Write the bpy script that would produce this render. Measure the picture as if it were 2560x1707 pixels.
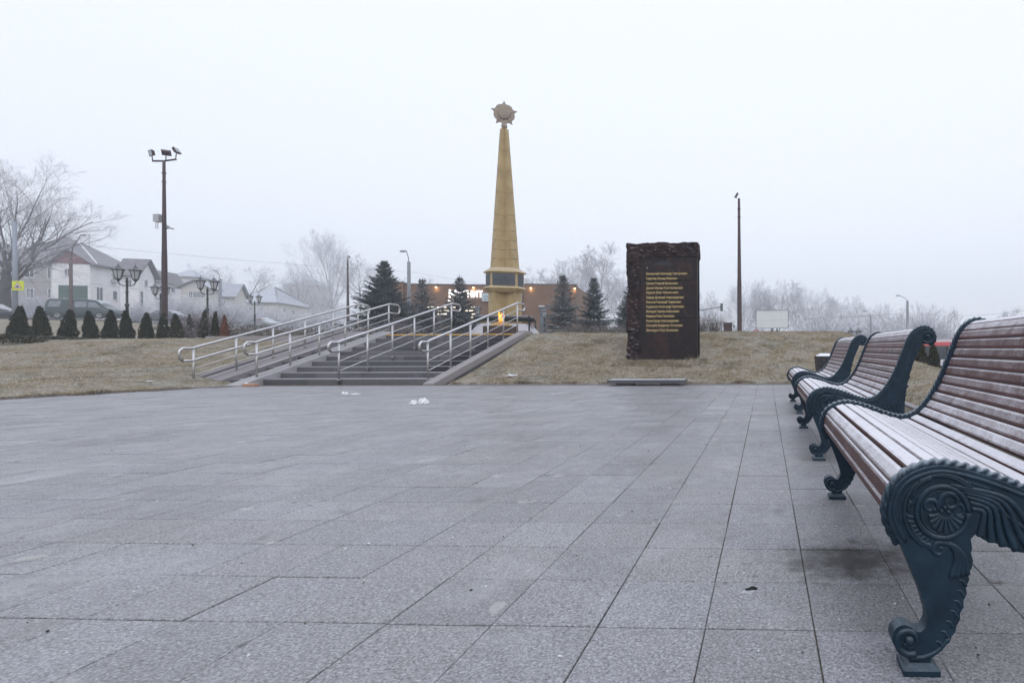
import bpy, bmesh, math, random
import numpy as np
from mathutils import Vector, Matrix, noise

# ------------------------------------------------------------------ clear
for o in list(bpy.data.objects):
    bpy.data.objects.remove(o, do_unlink=True)
S = bpy.context.scene
COL = S.collection
R = math.radians
PI = math.pi

# ------------------------------------------------------------------ camera
F_PX, P_X, P_Y, EYE = 1368.0, 1859.0, 870.0, 0.77      # focal length and optical centre in photo pixels, eye height
YAW, ROLL = R(2.3), R(0.28)
cam = bpy.data.cameras.new('camera')
cam.sensor_width = 36.0
cam.lens = F_PX / 2560 * 36
cam.shift_x = (1280 - P_X) / 2560
cam.shift_y = (P_Y - 853.5) / 2560
cam.clip_start = 0.05
cam.clip_end = 3000
camo = bpy.data.objects.new('camera', cam)
COL.objects.link(camo)
camo.matrix_world = Matrix.Translation((0, 0, EYE)) @ Matrix.Rotation(YAW, 4, 'Z') @ Matrix.Rotation(PI / 2, 4, 'X') @ Matrix.Rotation(-ROLL, 4, 'Z')
S.camera = camo

# ------------------------------------------------------------------ sky, sun, exposure
SUN_EL, SUN_ROT = R(38), R(150)
W = bpy.data.worlds.new('World')
S.world = W
W.use_nodes = True
wn, wl = W.node_tree.nodes, W.node_tree.links
for n in list(wn):
    wn.remove(n)
sky = wn.new('ShaderNodeTexSky')
sky.sky_type = 'NISHITA'
sky.sun_disc = False
sky.sun_elevation = SUN_EL
sky.sun_rotation = SUN_ROT
sky.dust_density = 4.0
mx = wn.new('ShaderNodeMixRGB')
mx.inputs[0].default_value = 0.88                       # overcast veil over the clear sky
mx.inputs[2].default_value = (10.6, 11.1, 12.3, 1)
bg = wn.new('ShaderNodeBackground')
bg.inputs[1].default_value = 0.1
wo = wn.new('ShaderNodeOutputWorld')
wl.new(sky.outputs[0], mx.inputs[1])
wl.new(mx.outputs[0], bg.inputs[0])
wl.new(bg.outputs[0], wo.inputs[0])

sun = bpy.data.lights.new('sun', 'SUN')
sun.energy = 0.5
sun.angle = R(40)
sun.color = (1.0, 0.97, 0.94)
suno = bpy.data.objects.new('sun', sun)
COL.objects.link(suno)
suno.rotation_euler = (R(90) - SUN_EL, 0, R(180) - SUN_ROT)
suno.location = (0, -10, 30)

S.view_settings.view_transform = 'Standard'
S.view_settings.look = 'None'
S.view_settings.exposure = 0.08
S.view_settings.gamma = 1.0
S.view_settings.use_curve_mapping = False
S.render.engine = 'CYCLES'
S.cycles.use_denoising = True
S.cycles.max_bounces = 6
S.cycles.diffuse_bounces = 3
S.cycles.glossy_bounces = 3
S.cycles.transmission_bounces = 4
S.cycles.transparent_max_bounces = 8
S.cycles.volume_bounces = 1
S.cycles.caustics_reflective = False
S.cycles.caustics_refractive = False


# ------------------------------------------------------------------ helpers
def spot(px, py, Y):
    """World point seen at photo pixel (px, py) that stands at distance Y along the plaza axis."""
    x, z = (px - P_X) / F_PX, (P_Y - py) / F_PX
    c, s = math.cos(-ROLL), math.sin(-ROLL)
    x, z = c * x - s * z, s * x + c * z
    c, s = math.cos(YAW), math.sin(YAW)
    dx, dy = x * c - s, x * s + c
    t = Y / dy
    return Vector((dx * t, Y, EYE + z * t))


def sx(px, Y, py=840):
    return spot(px, py, Y).x


def sz(px, py, Y):
    return spot(px, py, Y).z


def pixel_of(X, Y, Z=0.0):
    c, s = math.cos(YAW), math.sin(YAW)
    dep = -s * X + c * Y
    lat = c * X + s * Y
    if dep < 0.05:
        return None
    return P_X + lat / dep * F_PX, P_Y - (Z - EYE) / dep * F_PX


class MB:
    """Collects simple shapes into one mesh."""
    def __init__(s):
        s.v, s.f = [], []

    def add(s, vs, fs):
        b = len(s.v)
        s.v.extend([tuple(p) for p in vs])
        s.f.extend([tuple(i + b for i in q) for q in fs])
        return s

    def box(s, x0, x1, y0, y1, z0, z1, M=None):
        vs = [(x0, y0, z0), (x1, y0, z0), (x1, y1, z0), (x0, y1, z0), (x0, y0, z1), (x1, y0, z1), (x1, y1, z1), (x0, y1, z1)]
        if M is not None:
            vs = [M @ Vector(p) for p in vs]
        return s.add(vs, [(0, 3, 2, 1), (4, 5, 6, 7), (0, 1, 5, 4), (1, 2, 6, 5), (2, 3, 7, 6), (3, 0, 4, 7)])

    def cbox(s, x0, x1, y0, y1, z0, z1, c=0.01, M=None):
        """box with its upper edges chamfered"""
        vs = [(x0, y0, z0), (x1, y0, z0), (x1, y1, z0), (x0, y1, z0), (x0, y0, z1 - c), (x1, y0, z1 - c), (x1, y1, z1 - c), (x0, y1, z1 - c),
              (x0 + c, y0 + c, z1), (x1 - c, y0 + c, z1), (x1 - c, y1 - c, z1), (x0 + c, y1 - c, z1)]
        if M is not None:
            vs = [M @ Vector(p) for p in vs]
        return s.add(vs, [(0, 3, 2, 1), (0, 1, 5, 4), (1, 2, 6, 5), (2, 3, 7, 6), (3, 0, 4, 7), (4, 5, 9, 8), (5, 6, 10, 9), (6, 7, 11, 10), (7, 4, 8, 11), (8, 9, 10, 11)])

    def tube(s, pts, r, n=8, caps=True, closed=False):
        pts = [Vector(p) for p in pts]
        m = len(pts)
        rr = [r] * m if isinstance(r, (int, float)) else list(r)
        up = None
        vs = []
        for i, p in enumerate(pts):
            if closed:
                t = pts[(i + 1) % m] - pts[i - 1]
            else:
                t = pts[min(i + 1, m - 1)] - pts[max(i - 1, 0)]
            if t.length < 1e-9:
                t = Vector((0, 0, 1))
            t.normalize()
            if up is None:
                a = Vector((0, 0, 1)) if abs(t.z) < 0.9 else Vector((1, 0, 0))
                up = (a - t * a.dot(t)).normalized()
            else:
                up = up - t * up.dot(t)
                if up.length < 1e-6:
                    up = t.orthogonal()
                up.normalize()
            sd = t.cross(up)
            for k in range(n):
                a = 2 * PI * k / n
                vs.append(p + (up * math.cos(a) + sd * math.sin(a)) * rr[i])
        fs = []
        for i in range(m if closed else m - 1):
            j = (i + 1) % m
            for k in range(n):
                l = (k + 1) % n
                fs.append((i * n + k, i * n + l, j * n + l, j * n + k))
        if caps and not closed:
            fs.append(tuple(range(n - 1, -1, -1)))
            fs.append(tuple((m - 1) * n + k for k in range(n)))
        return s.add(vs, fs)

    def lathe(s, prof, n=16, c=(0, 0, 0), M=None):
        vs = []
        for r, z in prof:
            for k in range(n):
                a = 2 * PI * k / n
                p = Vector((c[0] + r * math.cos(a), c[1] + r * math.sin(a), c[2] + z))
                vs.append(M @ p if M is not None else p)
        fs = []
        for i in range(len(prof) - 1):
            for k in range(n):
                l = (k + 1) % n
                fs.append((i * n + k, i * n + l, (i + 1) * n + l, (i + 1) * n + k))
        fs.append(tuple(range(n - 1, -1, -1)))
        fs.append(tuple((len(prof) - 1) * n + k for k in range(n)))
        return s.add(vs, fs)

    def ball(s, c, r, n=10, m=6, sc=(1, 1, 1), M=None):
        prof = [(max(r * math.sin(PI * i / m), 1e-4), -r * math.cos(PI * i / m)) for i in range(m + 1)]
        vs = []
        for rr, z in prof:
            for k in range(n):
                a = 2 * PI * k / n
                p = Vector((rr * math.cos(a) * sc[0], rr * math.sin(a) * sc[1], z * sc[2]))
                p = (M @ p if M is not None else p) + Vector(c)
                vs.append(p)
        fs = []
        for i in range(m):
            for k in range(n):
                l = (k + 1) % n
                fs.append((i * n + k, i * n + l, (i + 1) * n + l, (i + 1) * n + k))
        return s.add(vs, fs)

    def loft(s, rings, caps=True):
        n = len(rings[0])
        vs = [p for r in rings for p in r]
        fs = []
        for i in range(len(rings) - 1):
            for k in range(n):
                l = (k + 1) % n
                fs.append((i * n + k, i * n + l, (i + 1) * n + l, (i + 1) * n + k))
        if caps:
            fs.append(tuple(range(n - 1, -1, -1)))
            fs.append(tuple((len(rings) - 1) * n + k for k in range(n)))
        return s.add(vs, fs)

    def quad(s, a, b, c, d):
        return s.add([a, b, c, d], [(0, 1, 2, 3)])

    def mesh(s, name, mat, smooth=False, fix=False):
        me = bpy.data.meshes.new(name)
        me.from_pydata(s.v, [], s.f)
        if fix:
            bm = bmesh.new()
            bm.from_mesh(me)
            bmesh.ops.recalc_face_normals(bm, faces=bm.faces)
            bm.to_mesh(me)
            bm.free()
        if mat is not None:
            me.materials.append(mat)
        if smooth:
            me.polygons.foreach_set('use_smooth', [True] * len(me.polygons))
        me.update()
        return me

    def build(s, name, mat, parent=None, smooth=False, fix=False):
        return put(name, s.mesh(name, mat, smooth, fix), parent)


def put(name, me, parent=None, loc=None, rot=None, scale=None):
    o = bpy.data.objects.new(name, me)
    COL.objects.link(o)
    if parent is not None:
        o.parent = parent
    if loc is not None:
        o.location = loc
    if rot is not None:
        o.rotation_euler = rot
    if scale is not None:
        o.scale = scale
    return o


def tag(o, label, cat, group=None, kind=None):
    o['label'] = label
    o['category'] = cat
    if group:
        o['group'] = group
    if kind:
        o['kind'] = kind
    return o


def thing(name, label, cat, loc=(0, 0, 0), rotz=0.0, group=None):
    o = bpy.data.objects.new(name, None)
    COL.objects.link(o)
    o.location = loc
    o.rotation_euler = (0, 0, rotz)
    o.empty_display_size = 0.1
    return tag(o, label, cat, group)


def struct(o, label=None):
    o['kind'] = 'structure'
    if label:
        o['label'] = label
    return o


def copy_tree(root, loc=None, rotz=None, label=None, scale=None):
    r = root.copy()
    COL.objects.link(r)
    if loc is not None:
        r.location = loc
    if rotz is not None:
        r.rotation_euler = (0, 0, rotz)
    if label:
        r['label'] = label
    if scale is not None:
        r.scale = scale if not isinstance(scale, (int, float)) else (scale,) * 3
    for ch in list(root.children):
        c = ch.copy()
        COL.objects.link(c)
        c.parent = r
        for g in list(ch.children):
            d = g.copy()
            COL.objects.link(d)
            d.parent = c
    return r


def text(name, body, size, mat, parent=None, loc=(0, 0, 0), rot=(PI / 2, 0, 0), width=None, extrude=0.003, align='LEFT', bold=0.0):
    cu = bpy.data.curves.new(name, 'FONT')
    cu.body = body
    cu.size = size
    cu.extrude = extrude
    cu.offset = bold
    cu.align_x = align
    cu.resolution_u = 2
    cu.materials.append(mat)
    tmp = bpy.data.objects.new(name, cu)
    COL.objects.link(tmp)
    bpy.context.view_layer.update()
    me = bpy.data.meshes.new_from_object(tmp.evaluated_get(bpy.context.evaluated_depsgraph_get()))
    me.name = name
    bpy.data.objects.remove(tmp, do_unlink=True)
    o = put(name, me, parent, loc, rot)
    if width:
        xs = [v.co.x for v in me.vertices]
        o.scale = (width / max(max(xs) - min(xs), 1e-4), 1, 1)
    return o


def sstep(a, b, x):
    t = np.clip((x - a) / (b - a), 0, 1)
    return t * t * (3 - 2 * t)


def crom(pts, per=6):
    """Catmull-Rom through 2D or 3D points"""
    P = [np.array(p, float) for p in pts]
    P = [2 * P[0] - P[1]] + P + [2 * P[-1] - P[-2]]
    out = []
    for i in range(1, len(P) - 2):
        a, b, c, d = P[i - 1], P[i], P[i + 1], P[i + 2]
        for k in range(per):
            t = k / per
            out.append(0.5 * ((2 * b) + (c - a) * t + (2 * a - 5 * b + 4 * c - d) * t * t + (3 * b - a - 3 * c + d) * t ** 3))
    out.append(P[-2])
    return out


# ------------------------------------------------------------------ materials
class NT:
    def __init__(s, name):
        s.m = bpy.data.materials.new(name)
        s.m.use_nodes = True
        s.t = s.m.node_tree
        s.b = s.t.nodes['Principled BSDF']

    def n(s, typ, **kw):
        nd = s.t.nodes.new(typ)
        for k, v in kw.items():
            setattr(nd, k, v)
        return nd

    def l(s, a, b):
        s.t.links.new(a, b)

    def pos(s, obj=False):
        return s.n('ShaderNodeTexCoord').outputs['Object'] if obj else s.n('ShaderNodeNewGeometry').outputs['Position']

    def noise(s, scale, detail=3, rough=0.55, vec=None, dist=0.0):
        nd = s.n('ShaderNodeTexNoise')
        nd.inputs['Scale'].default_value = scale
        nd.inputs['Detail'].default_value = detail
        nd.inputs['Roughness'].default_value = rough
        nd.inputs['Distortion'].default_value = dist
        s.l(vec if vec is not None else s.pos(), nd.inputs['Vector'])
        return nd.outputs['Fac']

    def ramp(s, fac, stops):
        nd = s.n('ShaderNodeValToRGB')
        e = nd.color_ramp.elements
        while len(e) < len(stops):
            e.new(0.5)
        for i, (p, c) in enumerate(stops):
            e[i].position = p
            e[i].color = (*c, 1) if len(c) == 3 else c
        s.l(fac, nd.inputs[0])
        return nd.outputs[0]

    def step(s, fac, a, b):
        nd = s.n('ShaderNodeMapRange')
        nd.interpolation_type = 'SMOOTHSTEP'
        nd.inputs['From Min'].default_value = a
        nd.inputs['From Max'].default_value = b
        s.l(fac, nd.inputs['Value'])
        return nd.outputs['Result']

    def math(s, op, a, b=None):
        nd = s.n('ShaderNodeMath')
        nd.operation = op
        for i, x in enumerate((a, b)):
            if x is None:
                continue
            if isinstance(x, (int, float)):
                nd.inputs[i].default_value = x
            else:
                s.l(x, nd.inputs[i])
        return nd.outputs[0]

    def mix(s, fac, a, b, mode='MIX'):
        nd = s.n('ShaderNodeMixRGB')
        nd.blend_type = mode
        for i, x in enumerate((fac, a, b)):
            if isinstance(x, (int, float)):
                nd.inputs[i].default_value = x
            elif isinstance(x, tuple):
                nd.inputs[i].default_value = (*x, 1) if len(x) == 3 else x
            else:
                s.l(x, nd.inputs[i])
        return nd.outputs[0]

    def up(s):
        sp = s.n('ShaderNodeSeparateXYZ')
        s.l(s.n('ShaderNodeNewGeometry').outputs['Normal'], sp.inputs[0])
        return sp.outputs['Z']

    def island(s):
        return s.n('ShaderNodeNewGeometry').outputs['Random Per Island']

    def orand(s):
        return s.n('ShaderNodeObjectInfo').outputs['Random']

    def bump(s, h, strength=0.3, dist=0.01):
        nd = s.n('ShaderNodeBump')
        nd.inputs['Strength'].default_value = strength
        nd.inputs['Distance'].default_value = dist
        s.l(h, nd.inputs['Height'])
        s.l(nd.outputs[0], s.b.inputs['Normal'])

    def frost(s, col, lo=0.15, hi=0.95, amount=0.9, scale=90, spread=0.5, white=(0.74, 0.76, 0.82)):
        """rime that settles on faces turned to the sky"""
        u = s.math('ADD', s.up(), s.math('MULTIPLY', s.math('SUBTRACT', s.noise(scale, 3, 0.7), 0.5), spread))
        k = s.math('MULTIPLY', s.step(u, lo, hi), amount)
        return s.mix(k, col, white), k

    def done(s, col, rough=0.6, metal=0.0, spec=None):
        if isinstance(col, tuple):
            s.b.inputs['Base Color'].default_value = (*col, 1)
        else:
            s.l(col, s.b.inputs['Base Color'])
        if isinstance(rough, (int, float)):
            s.b.inputs['Roughness'].default_value = rough
        else:
            s.l(rough, s.b.inputs['Roughness'])
        s.b.inputs['Metallic'].default_value = metal
        if spec is not None:
            s.b.inputs['Specular IOR Level'].default_value = spec
        return s.m


def simple(name, col, rough=0.6, metal=0.0, var=0.15, scale=8.0, frost=None, spec=None, bump=None):
    t = NT(name)
    a = tuple(c * (1 - var) for c in col)
    b = tuple(min(c * (1 + var), 1) for c in col)
    c = t.ramp(t.noise(scale, 4, 0.6), [(0.3, a), (0.7, b)])
    if frost:
        c, _ = t.frost(c, **frost)
    if bump:
        t.bump(t.noise(bump[0], 3), bump[1], bump[2])
    return t.done(c, rough, metal, spec)


def emit(name, col, strength):
    t = NT(name)
    t.b.inputs['Base Color'].default_value = (*col, 1)
    t.b.inputs['Emission Color'].default_value = (*col, 1)
    t.b.inputs['Emission Strength'].default_value = strength
    return t.m


def mat_paving():
    t = NT('granite_paving')
    P = t.pos()
    vo = t.n('ShaderNodeTexVoronoi')
    vo.inputs['Scale'].default_value = 190
    t.l(P, vo.inputs['Vector'])
    vs_ = t.n('ShaderNodeSeparateColor')
    t.l(vo.outputs['Color'], vs_.inputs[0])
    fine = t.math('ADD', t.math('MULTIPLY', t.noise(120, 3, 0.7, P), 0.62), t.math('ADD', t.math('MULTIPLY', vs_.outputs[0], 0.15), 0.115))
    mid = t.noise(38, 3, 0.7, P)
    c = t.ramp(fine, [(0.34, (0.035, 0.035, 0.04)), (0.46, (0.19, 0.19, 0.203)), (0.58, (0.35, 0.352, 0.375)), (0.70, (0.72, 0.72, 0.75))])
    c = t.mix(t.math('MULTIPLY', t.step(mid, 0.40, 0.7), 0.6), c, (0.26, 0.255, 0.268), 'MIX')
    c = t.mix(0.55, c, t.ramp(fine, [(0.34, (0.10, 0.10, 0.107)), (0.52, (0.265, 0.265, 0.28)), (0.68, (0.45, 0.452, 0.475))]))
    # slab to slab differences
    r = t.math('FRACT', t.math('ADD', t.orand(), t.math('MULTIPLY', t.island(), 7.31)))
    c = t.mix(1.0, c, t.ramp(r, [(0.0, (0.86, 0.855, 0.86)), (0.3, (0.97, 0.97, 0.97)), (0.55, (1.02, 1.0, 0.99)), (0.8, (1.0, 1.0, 1.03)), (1.0, (1.13, 1.13, 1.13))]), 'MULTIPLY')
    # broad weathering and trodden patches
    big = t.noise(0.75, 4, 0.6, P)
    c = t.mix(t.step(big, 0.46, 0.70), c, t.mix(1.0, c, (0.87, 0.86, 0.86), 'MULTIPLY'))
    rime = t.noise(1.9, 5, 0.7, P, 0.5)
    c = t.mix(t.math('MULTIPLY', t.step(rime, 0.50, 0.72), 0.26), c, (0.55, 0.55, 0.58))
    st = t.noise(3.1, 4, 0.62, P, 0.6)
    c = t.mix(t.math('MULTIPLY', t.step(st, 0.60, 0.72), 0.55), c, (0.13, 0.125, 0.122))
    gum = t.noise(17, 2, 0.3, P)
    c = t.mix(t.math('MULTIPLY', t.step(gum, 0.75, 0.78), 0.7), c, (0.07, 0.068, 0.066))
    pale = t.noise(5.3, 2, 0.4, P)
    c = t.mix(t.math('MULTIPLY', t.step(pale, 0.71, 0.745), 0.45), c, (0.52, 0.50, 0.49))
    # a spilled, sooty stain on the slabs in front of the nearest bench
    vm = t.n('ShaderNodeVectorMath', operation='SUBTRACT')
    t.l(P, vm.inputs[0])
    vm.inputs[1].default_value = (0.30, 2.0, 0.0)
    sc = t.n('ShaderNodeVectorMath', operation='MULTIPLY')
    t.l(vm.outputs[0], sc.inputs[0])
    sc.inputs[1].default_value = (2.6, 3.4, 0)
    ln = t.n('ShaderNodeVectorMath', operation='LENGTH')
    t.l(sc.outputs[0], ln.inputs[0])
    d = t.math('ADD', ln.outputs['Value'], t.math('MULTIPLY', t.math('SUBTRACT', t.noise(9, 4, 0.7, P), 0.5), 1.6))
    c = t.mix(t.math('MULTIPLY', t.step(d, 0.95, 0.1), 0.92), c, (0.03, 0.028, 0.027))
    t.bump(t.math('ADD', t.math('MULTIPLY', fine, 0.6), mid), 0.25, 0.003)
    rg = t.ramp(t.noise(12, 3, 0.6, P), [(0.3, (0.40, 0.40, 0.40)), (0.7, (0.56, 0.56, 0.56))])
    return t.done(c, rg, 0, 0.6)


def lawn_colour(t, P):
    """straw, olive and rime in patches of several sizes"""
    a = t.noise(0.9, 5, 0.7, P, 0.6)
    b = t.noise(4.2, 5, 0.75, P, 0.6)
    c = t.ramp(t.math('ADD', t.math('MULTIPLY', a, 0.5), t.math('MULTIPLY', b, 0.5)), [(0.34, (0.125, 0.125, 0.070)), (0.43, (0.215, 0.190, 0.125)), (0.51, (0.320, 0.262, 0.175)), (0.60, (0.355, 0.298, 0.212)), (0.70, (0.235, 0.210, 0.140))])
    w = t.noise(1.3, 5, 0.75, P, 0.5)
    f = t.noise(9.0, 4, 0.75, P)
    k = t.step(t.math('ADD', t.math('MULTIPLY', w, 0.5), t.math('MULTIPLY', f, 0.5)), 0.40, 0.62)
    return t.mix(t.math('MULTIPLY', k, 0.60), c, (0.55, 0.54, 0.515))


def mat_ground():
    t = NT('frosted_lawn')
    P = t.pos()
    b = t.noise(24, 4, 0.75, P)
    c = t.mix(1.0, lawn_colour(t, P), t.ramp(b, [(0.32, (0.30, 0.30, 0.28)), (0.5, (0.75, 0.74, 0.72)), (0.7, (1.15, 1.15, 1.15))]), 'MULTIPLY')
    t.bump(b, 0.8, 0.04)
    return t.done(c, 0.95, 0, 0.1)


def mat_blades():
    t = NT('grass_blades')
    c = lawn_colour(t, t.pos())
    c = t.mix(1.0, c, t.ramp(t.island(), [(0.0, (0.45, 0.46, 0.38)), (0.35, (0.85, 0.82, 0.76)), (0.7, (1.15, 1.10, 1.02)), (1.0, (1.7, 1.7, 1.72))]), 'MULTIPLY')
    return t.done(c, 0.9, 0, 0.1)


def mat_slat():
    t = NT('painted_slat')
    P = t.pos()
    st = t.n('ShaderNodeMapping')
    t.l(P, st.inputs[0])
    st.inputs['Scale'].default_value = (30, 1.6, 30)
    grain = t.noise(3.0, 5, 0.65, st.outputs[0])
    c = t.ramp(grain, [(0.30, (0.046, 0.016, 0.014)), (0.5, (0.066, 0.023, 0.020)), (0.72, (0.092, 0.034, 0.029))])
    c = t.mix(1.0, c, t.ramp(t.orand(), [(0, (0.8, 0.8, 0.82)), (1, (1.2, 1.1, 1.1))]), 'MULTIPLY')
    u = t.up()
    nf = t.noise(210, 4, 0.8, P)
    nm = t.noise(9, 5, 0.7, P, 0.8)
    k = t.math('ADD', u, t.math('MULTIPLY', t.math('SUBTRACT', nf, 0.5), 0.85))
    k = t.math('ADD', k, t.math('MULTIPLY', t.math('SUBTRACT', nm, 0.5), 0.6))
    k = t.math('MULTIPLY', t.step(k, 0.26, 1.02), 0.96)
    c = t.mix(k, c, (0.80, 0.80, 0.85))
    t.bump(t.math('ADD', nf, t.math('MULTIPLY', grain, 0.6)), 0.5, 0.0025)
    return t.done(c, t.ramp(k, [(0, (0.45, 0.45, 0.45)), (0.5, (0.9, 0.9, 0.9))]), 0, 0.28)


def mat_iron(frosty=False):
    t = NT('cast_iron_frosted' if frosty else 'cast_iron')
    P = t.pos()
    n1 = t.noise(55, 4, 0.7, P)
    c = t.ramp(t.noise(17, 4, 0.65, P), [(0.3, (0.007, 0.019, 0.032)), (0.6, (0.013, 0.032, 0.052)), (0.8, (0.024, 0.050, 0.076))])
    c = t.mix(t.math('MULTIPLY', t.step(t.noise(42, 3, 0.7, P), 0.68, 0.76), 0.7), c, (0.008, 0.012, 0.014))
    c = t.mix(t.math('MULTIPLY', t.step(t.noise(11, 5, 0.75, P), 0.655, 0.72), 0.75), c, (0.13, 0.055, 0.025))
    if frosty:
        c, k = t.frost(c, 0.25, 1.25, 0.8, 130, 0.9, (0.42, 0.48, 0.55))
    else:
        c, k = t.frost(c, 0.3, 1.1, 0.32, 120, 0.7, (0.30, 0.36, 0.42))
    t.bump(n1, 0.35, 0.003)
    return t.done(c, t.ramp(t.noise(23, 4, 0.7, P), [(0.3, (0.40, 0.40, 0.40)), (0.7, (0.62, 0.62, 0.62))]), 0.0, 0.24)


def mat_step(name, dark, lite):
    t = NT(name)
    P = t.pos()
    c = t.ramp(t.noise(110, 4, 0.75, P), [(0.3, dark), (0.7, lite)])
    c = t.mix(t.math('MULTIPLY', t.step(t.noise(1.6, 4, 0.6, P), 0.5, 0.75), 0.4), c, tuple(x * 0.55 for x in dark))
    c = t.mix(1.0, c, t.ramp(t.orand(), [(0, (0.70, 0.70, 0.72)), (1, (1.22, 1.21, 1.22))]), 'MULTIPLY')
    u = t.up()
    c = t.mix(t.math('MULTIPLY', t.step(u, 0.6, 0.95), 0.45), c, (0.55, 0.56, 0.6))
    t.bump(t.noise(80, 3), 0.2, 0.004)
    return t.done(c, 0.62, 0, 0.4)


def mat_gold():
    t = NT('ochre_stone')
    P = t.pos()
    c = t.ramp(t.noise(2.3, 5, 0.65, P), [(0.3, (0.36, 0.265, 0.135)), (0.55, (0.46, 0.35, 0.185)), (0.75, (0.51, 0.40, 0.225))])
    st = t.n('ShaderNodeMapping')
    t.l(P, st.inputs[0])
    st.inputs['Scale'].default_value = (7, 7, 0.5)
    c = t.mix(t.math('MULTIPLY', t.step(t.noise(2.0, 4, 0.6, st.outputs[0]), 0.52, 0.72), 0.45), c, (0.24, 0.185, 0.10))
    c = t.mix(t.math('MULTIPLY', t.step(t.noise(160, 2, 0.6, P), 0.5, 0.8), 0.25), c, (0.16, 0.12, 0.06))
    c, _ = t.frost(c, 0.5, 0.95, 0.6, 40, 0.4, (0.62, 0.6, 0.58))
    t.bump(t.noise(60, 3), 0.15, 0.004)
    return t.done(c, 0.7, 0, 0.35)


def mat_redgranite(polished):
    t = NT('polished_red_granite' if polished else 'rough_red_granite')
    P = t.pos()
    c = t.ramp(t.noise(75, 5, 0.8, P), [(0.34, (0.006, 0.005, 0.006)), (0.52, (0.018, 0.013, 0.014)), (0.68, (0.050, 0.032, 0.032))])
    c = t.mix(t.math('MULTIPLY', t.step(t.noise(1.5, 5, 0.65, P, 0.8), 0.44, 0.72), 0.45), c, (0.075, 0.029, 0.024))
    v = t.noise(1.15, 6, 0.6, P, 1.4)
    vein = t.step(t.math('ABSOLUTE', t.math('SUBTRACT', v, 0.5)), 0.010, 0.0)
    c = t.mix(t.math('MULTIPLY', vein, 0.35), c, (0.16, 0.085, 0.05))
    if not polished:
        c = t.mix(t.math('MULTIPLY', t.step(t.noise(6, 4, 0.7, P), 0.45, 0.75), 0.6), c, (0.10, 0.060, 0.060))
        c, _ = t.frost(c, 0.35, 1.0, 0.6, 30, 0.5, (0.5, 0.5, 0.54))
        t.bump(t.noise(22, 5, 0.7), 0.7, 0.03)
    return t.done(c, 0.34 if polished else 0.9, 0, 0.16 if polished else 0.2)


def mat_leaf(name, stops, frost, white=(0.62, 0.65, 0.7), dead=None):
    t = NT(name)
    r = t.math('FRACT', t.math('ADD', t.island(), t.math('MULTIPLY', t.orand(), 3.7)))
    c = t.ramp(r, stops)
    if dead:
        c = t.mix(t.math('MULTIPLY', t.step(t.noise(1.2, 3), 0.46, 0.66), 0.75), c, dead)
    c, _ = t.frost(c, 0.1, 1.1, frost, 12, 1.0, white)
    return t.done(c, 0.8, 0, 0.15)


def mat_bark(name, bark, white, lo, hi, amount):
    t = NT(name)
    c = t.ramp(t.noise(5, 4, 0.7), [(0.3, tuple(x * 0.7 for x in bark)), (0.7, tuple(x * 1.3 for x in bark))])
    u = t.math('ADD', t.up(), t.math('MULTIPLY', t.math('SUBTRACT', t.island(), 0.5), 0.9))
    c = t.mix(t.math('MULTIPLY', t.step(u, lo, hi), amount), c, white)
    return t.done(c, 0.9, 0, 0.1)


def mat_brick():
    t = NT('brick_wall')
    tc = t.pos(True)
    sp = t.n('ShaderNodeSeparateXYZ')
    t.l(tc, sp.inputs[0])
    cb = t.n('ShaderNodeCombineXYZ')
    t.l(sp.outputs['X'], cb.inputs[0])
    t.l(sp.outputs['Z'], cb.inputs[1])
    br = t.n('ShaderNodeTexBrick')
    t.l(cb.outputs[0], br.inputs['Vector'])
    br.inputs['Scale'].default_value = 1.0
    br.inputs['Brick Width'].default_value = 0.26
    br.inputs['Row Height'].default_value = 0.078
    br.inputs['Mortar Size'].default_value = 0.009
    br.inputs['Color1'].default_value = (0.145, 0.080, 0.052, 1)
    br.inputs['Color2'].default_value = (0.205, 0.120, 0.083, 1)
    br.inputs['Mortar'].default_value = (0.27, 0.20, 0.15, 1)
    c = t.mix(0.30, br.outputs['Color'], t.ramp(t.noise(0.8, 4), [(0.3, (0.12, 0.065, 0.04)), (0.7, (0.24, 0.135, 0.085))]))
    return t.done(c, 0.9, 0, 0.2)


M = {}
M['paving'] = mat_paving()
M['joint'] = simple('joint_sand', (0.11, 0.095, 0.072), 0.95, var=0.4, scale=30)
M['ground'] = mat_ground()
M['blades'] = mat_blades()
M['slat'] = mat_slat()
M['iron'] = mat_iron()
M['rope'] = mat_iron(True)
M['black_iron'] = simple('black_iron_paint', (0.012, 0.014, 0.017), 0.5, var=0.3, frost=dict(lo=0.4, hi=1.1, amount=0.4, scale=50))
M['step'] = mat_step('grey_granite_step', (0.075, 0.072, 0.077), (0.16, 0.156, 0.166))
M['step_dark'] = mat_step('dark_granite_step', (0.022, 0.019, 0.023), (0.045, 0.040, 0.046))
M['slab'] = simple('frosted_slab_granite', (0.075, 0.075, 0.085), 0.5, var=0.25, scale=70, frost=dict(lo=0.7, hi=1.0, amount=0.85, scale=80, spread=0.2, white=(0.62, 0.64, 0.69)))
M['coping'] = simple('granite_coping', (0.30, 0.275, 0.28), 0.65, var=0.2, scale=70, bump=(90, 0.2, 0.003))
M['channel'] = simple('ramp_granite', (0.34, 0.33, 0.345), 0.6, var=0.16, scale=60)
M['kerb'] = simple('kerb_granite', (0.25, 0.23, 0.245), 0.7, var=0.2, scale=50)
M['yellow'] = simple('yellow_marking', (0.72, 0.40, 0.05), 0.7, var=0.2, scale=20)
M['steel'] = simple('brushed_steel', (0.40, 0.385, 0.37), 0.38, 0.85, var=0.1, scale=30, frost=dict(lo=0.05, hi=0.8, amount=0.9, scale=60, white=(0.78, 0.79, 0.84)))
M['gold'] = mat_gold()
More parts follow.
